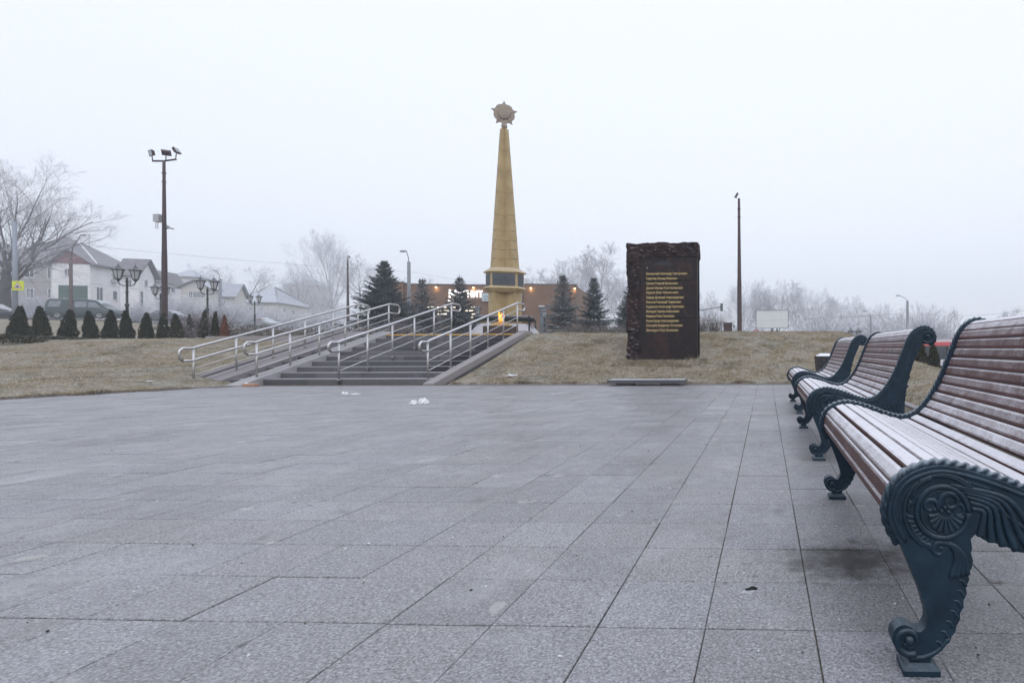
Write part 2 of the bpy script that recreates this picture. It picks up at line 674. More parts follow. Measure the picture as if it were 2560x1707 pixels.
M['mortar'] = simple('dark_mortar', (0.24, 0.185, 0.11), 0.95, var=0.3, scale=12)
M['bronze'] = simple('frosted_bronze', (0.30, 0.245, 0.195), 0.6, 0.0, var=0.2, scale=14, bump=(30, 0.5, 0.02))
M['plaque'] = simple('dark_plaque', (0.055, 0.064, 0.078), 0.32, var=0.15, scale=30)
M['engraving'] = simple('engraved_letters', (0.012, 0.018, 0.024), 0.6)
M['grey_granite'] = simple('pale_granite', (0.46, 0.455, 0.50), 0.55, var=0.12, scale=60)
M['brown_granite'] = simple('brown_granite', (0.045, 0.025, 0.022), 0.3, var=0.3, scale=60)
M['brass'] = simple('brass_dish', (0.45, 0.29, 0.11), 0.4, 0.6, var=0.2, scale=20)
M['red_pol'] = mat_redgranite(True)
M['red_rough'] = mat_redgranite(False)
M['gilt'] = simple('gilded_letters', (0.62, 0.47, 0.20), 0.45, 0.15, var=0.1)
M['pale_metal'] = simple('pale_metal', (0.22, 0.23, 0.25), 0.4, 0.3)
M['brown_pole'] = simple('brown_pole_paint', (0.050, 0.026, 0.028), 0.55, var=0.25, frost=dict(lo=0.5, hi=1.1, amount=0.5, scale=30))
M['lamp_glass'] = simple('lantern_glass', (0.42, 0.43, 0.46), 0.25, var=0.1)
M['grey_box'] = simple('grey_plastic', (0.42, 0.43, 0.45), 0.5)
M['concrete_pole'] = simple('concrete_pole', (0.22, 0.235, 0.26), 0.85, var=0.2, scale=6)
M['wood_pole'] = simple('weathered_wood', (0.13, 0.10, 0.095), 0.9, var=0.3, scale=6)
M['wire'] = simple('wire', (0.05, 0.05, 0.06), 0.7)
M['asphalt'] = simple('asphalt', (0.11, 0.11, 0.12), 0.9, var=0.2, scale=6)
M['white_wall'] = simple('white_render', (0.80, 0.79, 0.81), 0.9, var=0.08, scale=1.2)
M['beige_wall'] = simple('beige_render', (0.38, 0.36, 0.375), 0.9, var=0.1, scale=1.2)
M['cream_wall'] = simple('cream_render', (0.60, 0.58, 0.56), 0.9, var=0.08, scale=1.2)
M['roof'] = simple('frosted_slate', (0.15, 0.135, 0.15), 0.85, var=0.3, scale=1.5, frost=dict(lo=0.2, hi=1.3, amount=0.5, scale=3, spread=0.7, white=(0.5, 0.51, 0.57)))
M['roof_pale'] = simple('rimed_roof', (0.26, 0.27, 0.31), 0.85, var=0.2, scale=1.2, frost=dict(lo=0.1, hi=1.0, amount=0.7, scale=3, spread=0.6, white=(0.58, 0.61, 0.68)))
M['red_wood'] = simple('red_gable_boards', (0.20, 0.045, 0.05), 0.85, var=0.2, scale=4)
M['green_gate'] = simple('green_gate_paint', (0.035, 0.085, 0.07), 0.7, var=0.2, scale=3)
M['glass_dark'] = simple('dark_window_glass', (0.09, 0.105, 0.125), 0.12, var=0.3, scale=2)
M['white_trim'] = simple('white_trim', (0.70, 0.71, 0.74), 0.7, var=0.06)
M['brick'] = mat_brick()
M['brick_plain'] = simple('brown_panel', (0.16, 0.085, 0.055), 0.9, var=0.2, scale=3)
M['sign_white'] = emit('lit_sign_letters', (1.0, 0.98, 1.0), 2.2)
M['poster'] = simple('pale_poster', (0.52, 0.60, 0.66), 0.6, var=0.05)
M['poster_ink'] = simple('poster_ink', (0.10, 0.14, 0.17), 0.7)
M['warm_lamp'] = emit('warm_lamp', (1.0, 0.72, 0.30), 6.0)
M['tube_light'] = emit('shop_strip_light', (1.0, 0.86, 0.66), 2.6)
M['shelf'] = simple('stocked_shelf', (0.30, 0.25, 0.21), 0.8, var=0.7, scale=5)
M['shop_wall'] = simple('shop_interior', (0.5, 0.46, 0.42), 0.9)
M['shop_glass'] = simple('shop_frame_dark', (0.06, 0.06, 0.07), 0.4)
M['rubber'] = simple('tyre_rubber', (0.015, 0.015, 0.016), 0.8)
M['rim'] = simple('wheel_rim', (0.35, 0.36, 0.38), 0.4, 0.4)
M['van_paint'] = simple('dark_green_car_paint', (0.017, 0.040, 0.042), 0.3, var=0.1, frost=dict(lo=0.72, hi=1.05, amount=0.85, scale=6, spread=0.2))
M['grey_paint'] = simple('grey_car_paint', (0.10, 0.105, 0.12), 0.3, var=0.1, frost=dict(lo=0.72, hi=1.05, amount=0.8, scale=6, spread=0.2))
M['blue_paint'] = simple('dark_blue_car_paint', (0.025, 0.035, 0.05), 0.3, var=0.1, frost=dict(lo=0.72, hi=1.05, amount=0.85, scale=6, spread=0.2))
M['pale_paint'] = simple('silver_car_paint', (0.33, 0.36, 0.40), 0.3, var=0.1, frost=dict(lo=0.72, hi=1.05, amount=0.85, scale=6, spread=0.2))
M['dark_paint'] = simple('black_car_paint', (0.02, 0.022, 0.027), 0.3, var=0.1, frost=dict(lo=0.72, hi=1.05, amount=0.8, scale=6, spread=0.2))
M['car_glass'] = simple('car_window', (0.045, 0.06, 0.07), 0.1, var=0.2, frost=dict(lo=0.3, hi=0.7, amount=0.8, scale=8, spread=0.15, white=(0.6, 0.65, 0.7)))
M['sky_tone_glass'] = simple('sky_tone_car_window', (0.19, 0.21, 0.235), 0.15, var=0.25, scale=3)  # sky reflection on the side windows, painted as a lighter base colour
M['light_lens'] = simple('headlight_lens', (0.55, 0.56, 0.58), 0.2)
M['red_lens'] = simple('tail_lens', (0.3, 0.02, 0.02), 0.3)
M['bus_red'] = simple('bus_red', (0.40, 0.030, 0.040), 0.35, var=0.06)
M['bus_white'] = simple('bus_white', (0.62, 0.63, 0.67), 0.4, var=0.05)
M['bin'] = simple('black_bin_liner', (0.014, 0.014, 0.018), 0.35, var=0.4, scale=25, bump=(14, 0.8, 0.03))
M['snow'] = simple('snow_crust', (0.80, 0.82, 0.87), 0.9, var=0.04, bump=(40, 0.5, 0.01))
M['plastic'] = simple('white_film', (0.80, 0.81, 0.84), 0.5, var=0.06, scale=20, bump=(30, 0.8, 0.01))
M['clay'] = simple('clay_brick', (0.40, 0.23, 0.15), 0.9, var=0.2, scale=30, frost=dict(lo=0.5, hi=1.0, amount=0.35, scale=60))
M['sign_yellow'] = simple('yellow_reflective', (0.62, 0.72, 0.015), 0.5, var=0.03)
M['sign_red'] = simple('sign_red', (0.42, 0.04, 0.05), 0.5, var=0.05)
M['sign_inside'] = simple('sign_white', (0.62, 0.62, 0.66), 0.5, var=0.05)
M['sign_black'] = simple('sign_black', (0.03, 0.03, 0.035), 0.5)
M['board'] = simple('blank_billboard', (0.70, 0.72, 0.72), 0.7, var=0.04, scale=0.6)
M['board_frame'] = simple('billboard_frame', (0.10, 0.11, 0.13), 0.6)
M['spruce'] = mat_leaf('spruce_needles', [(0, (0.010, 0.020, 0.018)), (0.5, (0.028, 0.048, 0.048)), (0.85, (0.062, 0.092, 0.098)), (1, (0.18, 0.21, 0.22))], 0.5)
M['spruce_pale'] = mat_leaf('rimed_spruce_needles', [(0, (0.028, 0.032, 0.028)), (0.5, (0.075, 0.085, 0.082)), (1, (0.22, 0.235, 0.245))], 0.9, dead=(0.085, 0.066, 0.045))
M['thuja'] = mat_leaf('thuja_sprays', [(0, (0.010, 0.014, 0.007)), (0.6, (0.030, 0.034, 0.013)), (1, (0.065, 0.060, 0.022))], 0.16)
M['thuja_red'] = mat_leaf('browned_thuja_sprays', [(0, (0.10, 0.035, 0.02)), (1, (0.22, 0.085, 0.05))], 0.3)
M['juniper'] = mat_leaf('juniper_sprays', [(0, (0.018, 0.020, 0.009)), (0.6, (0.055, 0.055, 0.022)), (1, (0.14, 0.125, 0.075))], 0.35)
M['dry_leaf'] = mat_leaf('dry_foliage', [(0, (0.030, 0.026, 0.016)), (0.5, (0.085, 0.068, 0.040)), (1, (0.17, 0.13, 0.080))], 0.45)
M['trunk'] = mat_bark('spruce_bark', (0.045, 0.034, 0.028), (0.5, 0.5, 0.55), 0.6, 1.2, 0.4)
M['bark'] = mat_bark('bark', (0.080, 0.068, 0.070), (0.50, 0.51, 0.57), 0.25, 1.1, 0.6)
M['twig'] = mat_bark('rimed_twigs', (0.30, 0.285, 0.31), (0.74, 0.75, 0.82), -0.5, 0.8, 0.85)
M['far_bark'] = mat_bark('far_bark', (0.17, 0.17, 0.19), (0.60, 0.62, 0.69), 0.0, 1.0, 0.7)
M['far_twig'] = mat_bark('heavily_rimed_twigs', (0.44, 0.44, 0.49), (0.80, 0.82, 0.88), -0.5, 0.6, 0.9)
M['brush_twig'] = mat_bark('brush_twigs', (0.13, 0.10, 0.095), (0.60, 0.60, 0.65), -0.2, 0.9, 0.8)
M['flower'] = simple('orange_flower', (0.62, 0.16, 0.03), 0.8, var=0.2)
M['traffic_green'] = simple('signal_housing', (0.03, 0.05, 0.05), 0.5)
M['leaf_litter'] = simple('fallen_leaf', (0.17, 0.095, 0.04), 0.9, var=0.5, scale=20)
M['ice'] = simple('ice_smear', (0.42, 0.43, 0.46), 0.3, var=0.1, scale=60)
_g = NT('grit')
M['grit'] = _g.done(_g.ramp(_g.island(), [(0.0, (0.03, 0.028, 0.025)), (0.45, (0.12, 0.10, 0.08)), (0.6, (0.7, 0.7, 0.72)), (1.0, (0.85, 0.86, 0.9))]), 0.7)
M['galv'] = simple('galvanised_pole', (0.27, 0.30, 0.36), 0.5, 0.3, var=0.08)


# ------------------------------------------------------------------ ground
EDGE = [(1.95, -30.0), (1.95, 11.74), (-11.3, 11.74), (-11.66, 10.7), (-12.0, 9.35), (-12.42, 8.3), (-13.6, 5.2), (-16.0, 0.5), (-20.0, -6.0), (-30.0, -30.0)]


def outside(X, Y):
    """distance from the plaza edge, negative on the plaza"""
    d = np.full(np.shape(X), 1e9)
    ins = np.zeros(np.shape(X), bool)
    n = len(EDGE)
    for i in range(n):
        (ax, ay), (bx, by) = EDGE[i], EDGE[(i + 1) % n]
        vx, vy = bx - ax, by - ay
        t = np.clip(((X - ax) * vx + (Y - ay) * vy) / (vx * vx + vy * vy), 0, 1)
        d = np.minimum(d, np.hypot(X - ax - t * vx, Y - ay - t * vy))
        if abs(by - ay) > 1e-9:
            c = ((ay > Y) != (by > Y)) & (X < (bx - ax) * (Y - ay) / (by - ay) + ax)
            ins ^= c
    return np.where(ins, -d, d)


def wave(X, Y):
    return (np.sin(X * 1.31 + Y * 0.57) + np.sin(X * 0.71 - Y * 1.13 + 1.3) + np.sin(X * 2.9 + 0.4) * 0.5 * np.sin(Y * 2.3)) / 2.5


def terrain(X, Y, stairs=True):
    X = np.asarray(X, float)
    Y = np.asarray(Y, float)
    d = outside(X, Y)
    left = sstep(-11.0, -16.0, X)
    L = 4.7 + 2.6 * left
    s = np.clip(d / L, 0, 1)
    prof = 0.72 * s + 0.28 * sstep(0, 1, s)
    prof = np.where(s > 0.8, prof - 0.35 * (s - 0.8) ** 2 * 1.2, prof)
    h = 1.27 - 0.10 * left
    h = h * (1 - left * 0.62 * sstep(16.5, 10.0, Y))
    h = h * (1 - sstep(2.0, 5.4, X))
    z = h * prof + 0.02 * wave(X, Y) * np.clip(d, 0, 1)
    # land behind the mounds climbs to the street on one side and drops to the bus road on the other
    q = X / np.maximum(Y, 6.0)
    grade = np.interp(-q, [0.0, 0.6, 0.78, 0.96, 1.26, 1.5], [0.016, 0.024, 0.0295, 0.0385, 0.0575, 0.064])
    far = 0.77 + grade * np.minimum(Y, 115) * (1 + 0.0012 * np.clip(Y - 44, 0, 60))
    wf = sstep(19.0, 46.0, Y) * sstep(-2.0, -12.0, X)
    z = np.where(d > 0, z * (1 - wf) + far * wf, z)
    z = z - 3.0 * sstep(18.0, 36.0, Y) * sstep(-6.0, 1.0, X) * (1 - sstep(2.0, 5.4, X)) - 1.75 * sstep(14.0, 33.0, Y) * sstep(2.0, 5.4, X)
    # road bench
    z = np.where(d < 0.0, -0.06, z)
    if stairs:
        m = (X > -12.75) & (X < -7.0) & (Y > 11.6) & (Y < 16.15)
        z = np.where(m, np.minimum(z, 0.1 + (Y - 11.7) * 0.2) - 0.55, z)
    return z


def tz(x, y):
    return float(terrain(np.array([x]), np.array([y]), False)[0])


def axis(parts):
    out = []
    for a, b, st in parts:
        n = max(1, int(round((b - a) / st)))
        out += [a + (b - a) * i / n for i in range(n)]
    out.append(parts[-1][1])
    return np.array(out)


def grid_mesh(name, xs, ys, zf, mat):
    XX, YY = np.meshgrid(xs, ys)
    ZZ = zf(XX, YY)
    nx, ny = len(xs), len(ys)
    vs = np.stack([XX.ravel(), YY.ravel(), ZZ.ravel()], 1)
    i, j = np.meshgrid(np.arange(nx - 1), np.arange(ny - 1))
    a = (j * nx + i).ravel()
    fs = np.stack([a, a + 1, a + 1 + nx, a + nx], 1)
    me = bpy.data.meshes.new(name)
    me.from_pydata(vs.tolist(), [], fs.tolist())
    me.polygons.foreach_set('use_smooth', [True] * len(me.polygons))
    me.materials.append(mat)
    return me


gx = axis([(-420, -120, 30), (-120, -40, 3), (-40, -28, 1), (-28, -13, 0.3), (-13, -12.8, 0.1), (-12.8, -12.7, 0.02), (-12.7, -7.05, 0.25), (-7.05, -6.95, 0.02), (-6.95, 6.5, 0.22), (6.5, 14, 0.75), (14, 60, 4), (60, 420, 30)])
gy = axis([(-60, 2, 3), (2, 11.5, 0.4), (11.5, 11.8, 0.03), (11.8, 16.1, 0.2), (16.1, 16.2, 0.02), (16.2, 19, 0.25), (19, 45, 1), (45, 130, 4), (130, 420, 30)])
ground = struct(put('ground', grid_mesh('ground', gx, gy, terrain, M['ground'])))

# short frosted turf on the slopes
rng = np.random.default_rng(7)


def scatter(n, x0, x1, y0, y1, keep):
    X = rng.uniform(x0, x1, n)
    Y = rng.uniform(y0, y1, n)
    k = keep(X, Y)
    return X[k], Y[k]


def turf(name, X, Y, hmin, hmax, wid):
    n = len(X)
    Z = terrain(X, Y) - 0.006
    h = rng.uniform(hmin, hmax, n) * (0.7 + 0.9 * np.clip(np.sin(X * 5.1 + np.sin(Y * 3.3)) * np.sin(Y * 6.3 + np.sin(X * 2.7)), 0, 1)) * np.where(rng.random(n) < 0.04, 2.0, 1.0)
    a = rng.uniform(0, 2 * PI, n)
    la = rng.uniform(0, 2 * PI, n)
    ln = rng.uniform(0.3, 1.5, n) * h
    w = rng.uniform(0.6, 1.3, n) * wid
    V = np.empty((n, 3, 3))
    V[:, 0] = np.stack([X - np.cos(a) * w, Y - np.sin(a) * w, Z], 1)
    V[:, 1] = np.stack([X + np.cos(a) * w, Y + np.sin(a) * w, Z], 1)
    V[:, 2] = np.stack([X + np.cos(la) * ln, Y + np.sin(la) * ln, Z + h], 1)
    me = bpy.data.meshes.new(name)
    me.vertices.add(n * 3)
    me.loops.add(n * 3)
    me.polygons.add(n)
    me.vertices.foreach_set('co', V.ravel())
    me.loops.foreach_set('vertex_index', np.arange(n * 3))
    me.polygons.foreach_set('loop_start', np.arange(0, n * 3, 3))
    me.polygons.foreach_set('loop_total', np.full(n, 3))
    me.update(calc_edges=True)
    me.validate()
    me.materials.append(M['blades'])
    return put(name, me)


def on_lawn(X, Y):
    d = outside(X, Y)
    st = (X > -12.75) & (X < -6.6) & (Y < 16.3)
    pad = (X > -12.9) & (X < -6.5) & (Y > 16.0) & (Y < 23)
    return (d > 0.03) & ~st & ~pad


ax, ay = scatter(260000, -6.7, 5.2, 11.7, 17.6, on_lawn)
bx, by = scatter(230000, -27, -11.3, 7.2, 18.2, lambda X, Y: on_lawn(X, Y) & (outside(X, Y) < 8.6))
cx, cy = scatter(40000, 1.95, 5.2, 4.0, 11.8, on_lawn)
gr = turf('grass', np.concatenate([ax, bx, cx]), np.concatenate([ay, by, cy]), 0.012, 0.036, 0.0045)
mx_, my_ = scatter(9000, -3.9, -1.3, 13.1, 13.62, lambda X, Y: (X > -3.75) & (X < -1.45))
ex_, ey_ = scatter(26000, -6.9, 1.95, 11.735, 11.80, lambda X, Y: np.sin(X * 7.0) + np.sin(X * 17.3) > -0.4)
lx_ = rng.uniform(0, 1, 9000)
seg = rng.integers(4, 7, 9000)
E0 = np.array(EDGE)[seg]
E1 = np.array(EDGE)[seg - 1]
lx2, ly2 = E0[:, 0] + (E1[:, 0] - E0[:, 0]) * lx_ - rng.uniform(0.0, 0.1, 9000), E0[:, 1] + (E1[:, 1] - E0[:, 1]) * lx_
tall = turf('grass_tufts', np.concatenate([mx_, ex_, lx2]), np.concatenate([my_, ey_, ly2]), 0.03, 0.075, 0.005)
tag(tall, 'longer dry grass at the foot of the memorial stone and along the kerbs', 'grass', kind='stuff')
tag(gr, 'short frosted straw-coloured turf on the banks around the plaza', 'grass', kind='stuff')

# ------------------------------------------------------------------ plaza
base = MB()
base.v = [(x, y, -0.006) for x, y in EDGE]
base.f = [tuple(range(len(EDGE)))]
plaza = struct(base.build('plaza', M['joint'], fix=True))
TILE = 0.30


def tile_shape(mb, cx_, cy_, ang=0.0, dz=0.0, hx=0.1485, hy=0.1479):
    c = 0.002
    z1, z0 = 0.0 + dz, -0.02
    out = []
    for (ex, ey, z) in ((hx, hy, z0), (hx, hy, z1 - c), (hx - c, hy - c, z1)):
        for sx_, sy_ in ((-1, -1), (1, -1), (1, 1), (-1, 1)):
            x, y = sx_ * ex, sy_ * ey
            out.append((cx_ + x * math.cos(ang) - y * math.sin(ang), cy_ + x * math.sin(ang) + y * math.cos(ang), z))
    fs = []
    for r in (0, 4):
        for k in range(4):
            l = (k + 1) % 4
            fs.append((r + k, r + l, r + 4 + l, r + 4 + k))
    fs.append((8, 9, 10, 11))
    mb.add(out, fs)


rnd = random.Random(3)
cells = []
for i in range(-62, 7):
    for j in range(-8, 36):
        x = 0.28 + TILE * i - 0.0
        y = 1.65 + TILE * j
        if y + 0.15 > 11.70 or x + 0.15 > 1.9:
            continue
        if outside(np.array([x]), np.array([y]))[0] > -0.16:
            continue
        cells.append((x, y))


def visible(c):
    p = pixel_of(c[0], c[1])
    return p is not None and -60 < p[0] < 2620 and -20 < p[1] < 1800


vis = [c for c in cells if visible(c)]
vis.sort(key=lambda c: c[0] ** 2 * 0.15 + c[1] ** 2)
near = vis[:300]
nset = set(near)
tm = MB()
tile_shape(tm, 0, 0)
tme = tm.mesh('paving_slab', M['paving'])
for c in near:
    put('paving_slab', tme, plaza, (c[0] + rnd.gauss(0, 0.0006), c[1] + rnd.gauss(0, 0.0006), rnd.gauss(0, 0.0008)), (rnd.gauss(0, 0.0012), rnd.gauss(0, 0.0012), rnd.gauss(0, 0.0012)))
rest = MB()
for c in cells:
    if c not in nset:
        tile_shape(rest, c[0] + rnd.gauss(0, 0.0007), c[1] + rnd.gauss(0, 0.0007), rnd.gauss(0, 0.0012), rnd.gauss(0, 0.0010))
ro = rest.build('paving_slabs', M['paving'], plaza)
ro['kind'] = 'stuff'
# kerb stones that close the plaza along the lawns
kb = MB()


def kerb_run(pts, w=0.12, h=0.03):
    for (a, b) in zip(pts[:-1], pts[1:]):
        a, b = Vector((*a, 0)), Vector((*b, 0))
        L = (b - a).length
        n = max(1, round(L / 1.0))
        t = (b - a) / L
        nrm = Vector((t.y, -t.x, 0))
        for k in range(n):
            p0, p1 = a + t * (L * k / n + 0.003), a + t * (L * (k + 1) / n - 0.003)
            q = [p0, p1, p1 - nrm * w, p0 - nrm * w]
            Mx = [tuple(v + Vector((0, 0, z))) for z in (-0.1, h) for v in q]
            kb.add(Mx, [(3, 2, 1, 0), (4, 5, 6, 7), (0, 1, 5, 4), (1, 2, 6, 5), (2, 3, 7, 6), (3, 0, 4, 7)])


kerb_run([(-6.95, 11.62), (1.84, 11.62)], 0.12, 0.012)
kerb_run([(-12.42, 8.3), (-12.0, 9.35), (-11.66, 10.7), (-11.42, 11.4)][::-1], -0.16, 0.02)
kerb_run([(-16.0, 0.5), (-13.6, 5.2), (-12.42, 8.3)][::-1], -0.16, 0.02)
kerb_run([(1.84, 0.0), (1.84, 11.62)], -0.12, 0.015)
struct(kb.build('kerb', M['kerb'], fix=True))

# the street behind
struct(put('road', grid_mesh('road', axis([(-120, -38, 2.0)]), axis([(47.0, 64.0, 1.0)]), lambda X, Y: terrain(X, Y) + 0.1, M['asphalt'])))
struct(put('road', grid_mesh('road', axis([(6, 70, 2.0)]), axis([(31.0, 40.0, 1.0)]), lambda X, Y: terrain(X, Y) + 0.06, M['asphalt'])))

# ------------------------------------------------------------------ stairs
ST_Y0, TREAD, RISE, NST = 11.85, 0.445, 0.122, 10
SX0, SX1 = -12.55, -7.42
top_z = RISE * NST
ste = thing('staircase', 'wide grey granite staircase climbing the bank to the obelisk', 'stairs', (0, 0, 0))
srnd = random.Random(5)
for k in range(NST):
    y0 = ST_Y0 + k * TREAD
    z0, z1 = k * RISE, (k + 1) * RISE
    x = SX0
    first = True
    while x < SX1 - 0.05:
        w = srnd.uniform(0.9, 1.25)
        x1 = min(x + w, SX1)
        if SX1 - x1 < 0.3:
            x1 = SX1
        dark = x1 > SX1 - 0.05 - 0.0 and k > 1
        if dark and x < SX1 - 0.75:
            b = MB().cbox(x + 0.002, SX1 - 0.6 - 0.002, y0, ST_Y0 + NST * TREAD + 0.1 if k == NST - 1 else y0 + TREAD + 0.12, z0 - 0.12, z1, 0.008)
            b.build('step_block', M['step'], ste)
            x = SX1 - 0.6
        b = MB().cbox(x + 0.002, x1 - 0.002, y0, ST_Y0 + NST * TREAD + 0.1 if k == NST - 1 else y0 + TREAD + 0.12, z0 - 0.12, z1, 0.008)
        b.build('step_block', M['step_dark'] if (dark or x1 < -11.7) else M['step'], ste)
        x = x1
MB().box(-11.9, SX1, ST_Y0 + (NST - 1) * TREAD - 0.005, ST_Y0 + (NST - 1) * TREAD + 0.07, top_z - 0.024, top_z + 0.005).build('yellow_edge_line', M['yellow'], ste)
Y1 = ST_Y0 + (NST - 1) * TREAD
SL = RISE / TREAD


def sloped(x0, x1, y0, y1, zoff, th, name, mat, parent, cuts=1):
    n = cuts
    for k in range(n):
        ya, yb = y0 + (y1 - y0) * k / n + 0.002, y0 + (y1 - y0) * (k + 1) / n - 0.002
        za, zb = (ya - ST_Y0) * SL + zoff, (yb - ST_Y0) * SL + zoff
        m = MB()
        m.add([(x0, ya, za - th), (x1, ya, za - th), (x1, yb, zb - th), (x0, yb, zb - th), (x0, ya, za), (x1, ya, za), (x1, yb, zb), (x0, yb, zb)],
              [(0, 3, 2, 1), (4, 5, 6, 7), (0, 1, 5, 4), (1, 2, 6, 5), (2, 3, 7, 6), (3, 0, 4, 7)])
        m.build(name, mat, parent)


# sloping side wall on the lawn side
wall = thing('stair_side_wall', 'sloping grey granite wall edging the stairs beside the lawn with litter', 'wall', (0, 0, 0))
sloped(SX1 + 0.01, SX1 + 0.24, ST_Y0 - 0.30, Y1 + 0.25, 0.12, 0.16, 'coping_stone', M['coping'], wall, 4)
MB().cbox(SX1 + 0.01, SX1 + 0.24, Y1 + 0.252, Y1 + 0.75, top_z - 0.2, top_z + 0.10, 0.01).build('coping_stone', M['coping'], wall)
m = MB()
m.loft([[(SX1 + 0.03, ST_Y0 - 0.25, -0.3), (SX1 + 0.22, ST_Y0 - 0.25, -0.3), (SX1 + 0.22, ST_Y0 - 0.25, -0.12), (SX1 + 0.03, ST_Y0 - 0.25, -0.12)],
        [(SX1 + 0.03, Y1 + 0.24, -0.3), (SX1 + 0.22, Y1 + 0.24, -0.3), (SX1 + 0.22, Y1 + 0.24, top_z - 0.1), (SX1 + 0.03, Y1 + 0.24, top_z - 0.1)]])
m.build('wall_core', M['step'], wall, fix=True)
# pram ramp: two stone channels over the steps
ramp = thing('pram_ramp', 'pair of pale stone wheel channels running up over the left end of the stairs', 'ramp', (0, 0, 0))
sloped(-11.62, -11.28, ST_Y0 - 0.55, Y1 + 0.2, 0.17, 0.20, 'channel', M['channel'], ramp, 1)
sloped(-12.62, -12.05, ST_Y0 - 0.55, Y1 + 0.2, 0.17, 0.26, 'channel', M['kerb'], ramp, 1)
sloped(-12.72, -12.60, ST_Y0 - 0.55, Y1 + 0.2, 0.24, 0.34, 'side_kerb', M['kerb'], ramp, 1)
# paved terrace round the monument
ter = struct(MB().box(-17.5, -6.6, Y1 + TREAD + 0.12, 25.5, top_z - 0.3, top_z + 0.002).build('terrace', M['coping']))


def handrail(name, label, x, y0, npost, double, flip_top=True, zoff=0.0, ystart=None):
    t = thing(name, label, 'handrail', (0, 0, 0), group='steel handrails on the stairs')
    yA, yB = y0, Y1 + 0.35
    H1, H2 = 0.87, 0.60

    def zb(y):
        return min(max((y - ST_Y0) * SL + RISE * 0.9, 0.0), top_z) + zoff

    def zr(y, h):
        return (y - ST_Y0) * SL + 0.09 + zoff + h
    for k in range(npost):
        y = yA + (yB - yA) * k / (npost - 1)
        zt = zr(y, H1) - 0.02
        MB().tube([(x, y, zb(y) - 0.1), (x, y, zt)], 0.021, 10).lathe([(0.04, 0), (0.04, 0.012)], 10, (x, y, zb(y) - 0.004)).build('post', M['steel'], t, True)
    rr = 0.0275 if not double else 0.026
    # upper rail with its bent loop at either end
    za, zc = zr(yA - 0.05, H1), zr(yB, H1)
    drop = (H1 - H2) if double else 0.20
    lo = Vector((x, yA - 0.28, za))
    p = [(x, yA + 0.12, za - drop - 0.0), (x, yA - 0.22, za - drop), (x, yA - 0.28, za - drop + 0.05), (x, yA - 0.295, za - drop * 0.5), (x, yA - 0.28, za - 0.05), (x, yA - 0.22, za), (x, yA - 0.02, za + 0.0), (x, yA + 0.12, zr(yA + 0.12, H1)),
         (x, yB - 0.1, zr(yB - 0.1, H1)), (x, yB + 0.04, zc + 0.01), (x, yB + 0.42, zc + 0.0), (x, yB + 0.48, zc - 0.05), (x, yB + 0.49, zc - drop * 0.5), (x, yB + 0.48, zc - drop + 0.05), (x, yB + 0.42, zc - drop), (x, yB + 0.02, zc - drop)]
    if double:
        p = p[1:-1]
    else:
        p[0] = (x, yA, za - drop)
    MB().tube([tuple(q) for q in crom(p, 4)] if False else p, rr, 12).build('top_rail', M['steel'], t, True)
    if double:
        MB().tube([(x, yA - 0.22, za - drop), (x, yA - 0.02, za - drop), (x, yA + 0.12, zr(yA + 0.12, H2)), (x, yB - 0.1, zr(yB - 0.1, H2)), (x, yB + 0.04, zc - drop + 0.01), (x, yB + 0.42, zc - drop)], rr, 12).build('middle_rail', M['steel'], t, True)
    for h in ((0.42, 0.27, 0.12) if double else (0.66, 0.44, 0.22)):
        MB().tube([(x, yA, zr(yA, h)), (x, yB - 0.02, zr(yB - 0.02, h))], 0.0105, 8).build('rail_bar', M['steel'], t, True)
    return t


handrail('handrail', 'double steel handrail along the lawn side of the pram ramp, leftmost of four', -12.42, ST_Y0 - 0.45, 6, True)
handrail('handrail', 'double steel handrail between the pram ramp and the steps', -11.45, ST_Y0 + 0.02, 6, True)
handrail('handrail', 'single steel handrail in the middle of the steps', -9.5, ST_Y0 - 0.03, 6, False)
handrail('handrail', 'single steel handrail beside the sloping wall, rightmost of four', -7.47, ST_Y0 - 0.03, 6, False)

# ------------------------------------------------------------------ benches
FT = 0.042                                  # thickness of the cast end frames
TOP = [(0.033, 0.303), (0.014, 0.337), (0.003, 0.377), (0.016, 0.43), (0.0475, 0.465), (0.09, 0.484), (0.131, 0.490), (0.18, 0.482), (0.23, 0.468), (0.283, 0.449), (0.328, 0.432), (0.393, 0.416),
       (0.44, 0.421), (0.488, 0.446), (0.535, 0.497), (0.575, 0.559), (0.613, 0.635), (0.643, 0.71), (0.667, 0.77), (0.69, 0.826), (0.72, 0.872), (0.762, 0.902), (0.805, 0.908), (0.845, 0.886), (0.866, 0.842), (0.857, 0.805), (0.829, 0.790)]
top_c = crom(TOP, 5)
BACK = [(0.805, 0.795), (0.785, 0.812), (0.765, 0.775), (0.742, 0.72), (0.718, 0.665), (0.69, 0.575), (0.671, 0.496), (0.660, 0.40), (0.657, 0.321), (0.662, 0.22), (0.678, 0.11), (0.70, 0.05), (0.715, 0.032)]
REAR = [(0.625, 0.032), (0.632, 0.08), (0.618, 0.16), (0.585, 0.225), (0.54, 0.262), (0.48, 0.268), (0.42, 0.268)]
ARCH = [(0.372, 0.268), (0.345, 0.276), (0.328, 0.286), (0.308, 0.288), (0.285, 0.298), (0.268, 0.303), (0.245, 0.312), (0.228, 0.315), (0.212, 0.326), (0.206, 0.329)]
LEG_R = [(0.196, 0.318), (0.199, 0.295), (0.196, 0.285), (0.201, 0.268), (0.198, 0.25), (0.189, 0.238), (0.192, 0.222), (0.184, 0.205), (0.186, 0.19), (0.178, 0.172), (0.179, 0.158), (0.170, 0.143), (0.170, 0.128), (0.161, 0.112), (0.160, 0.100), (0.150, 0.088), (0.146, 0.074), (0.134, 0.066), (0.128, 0.054), (0.114, 0.047)]
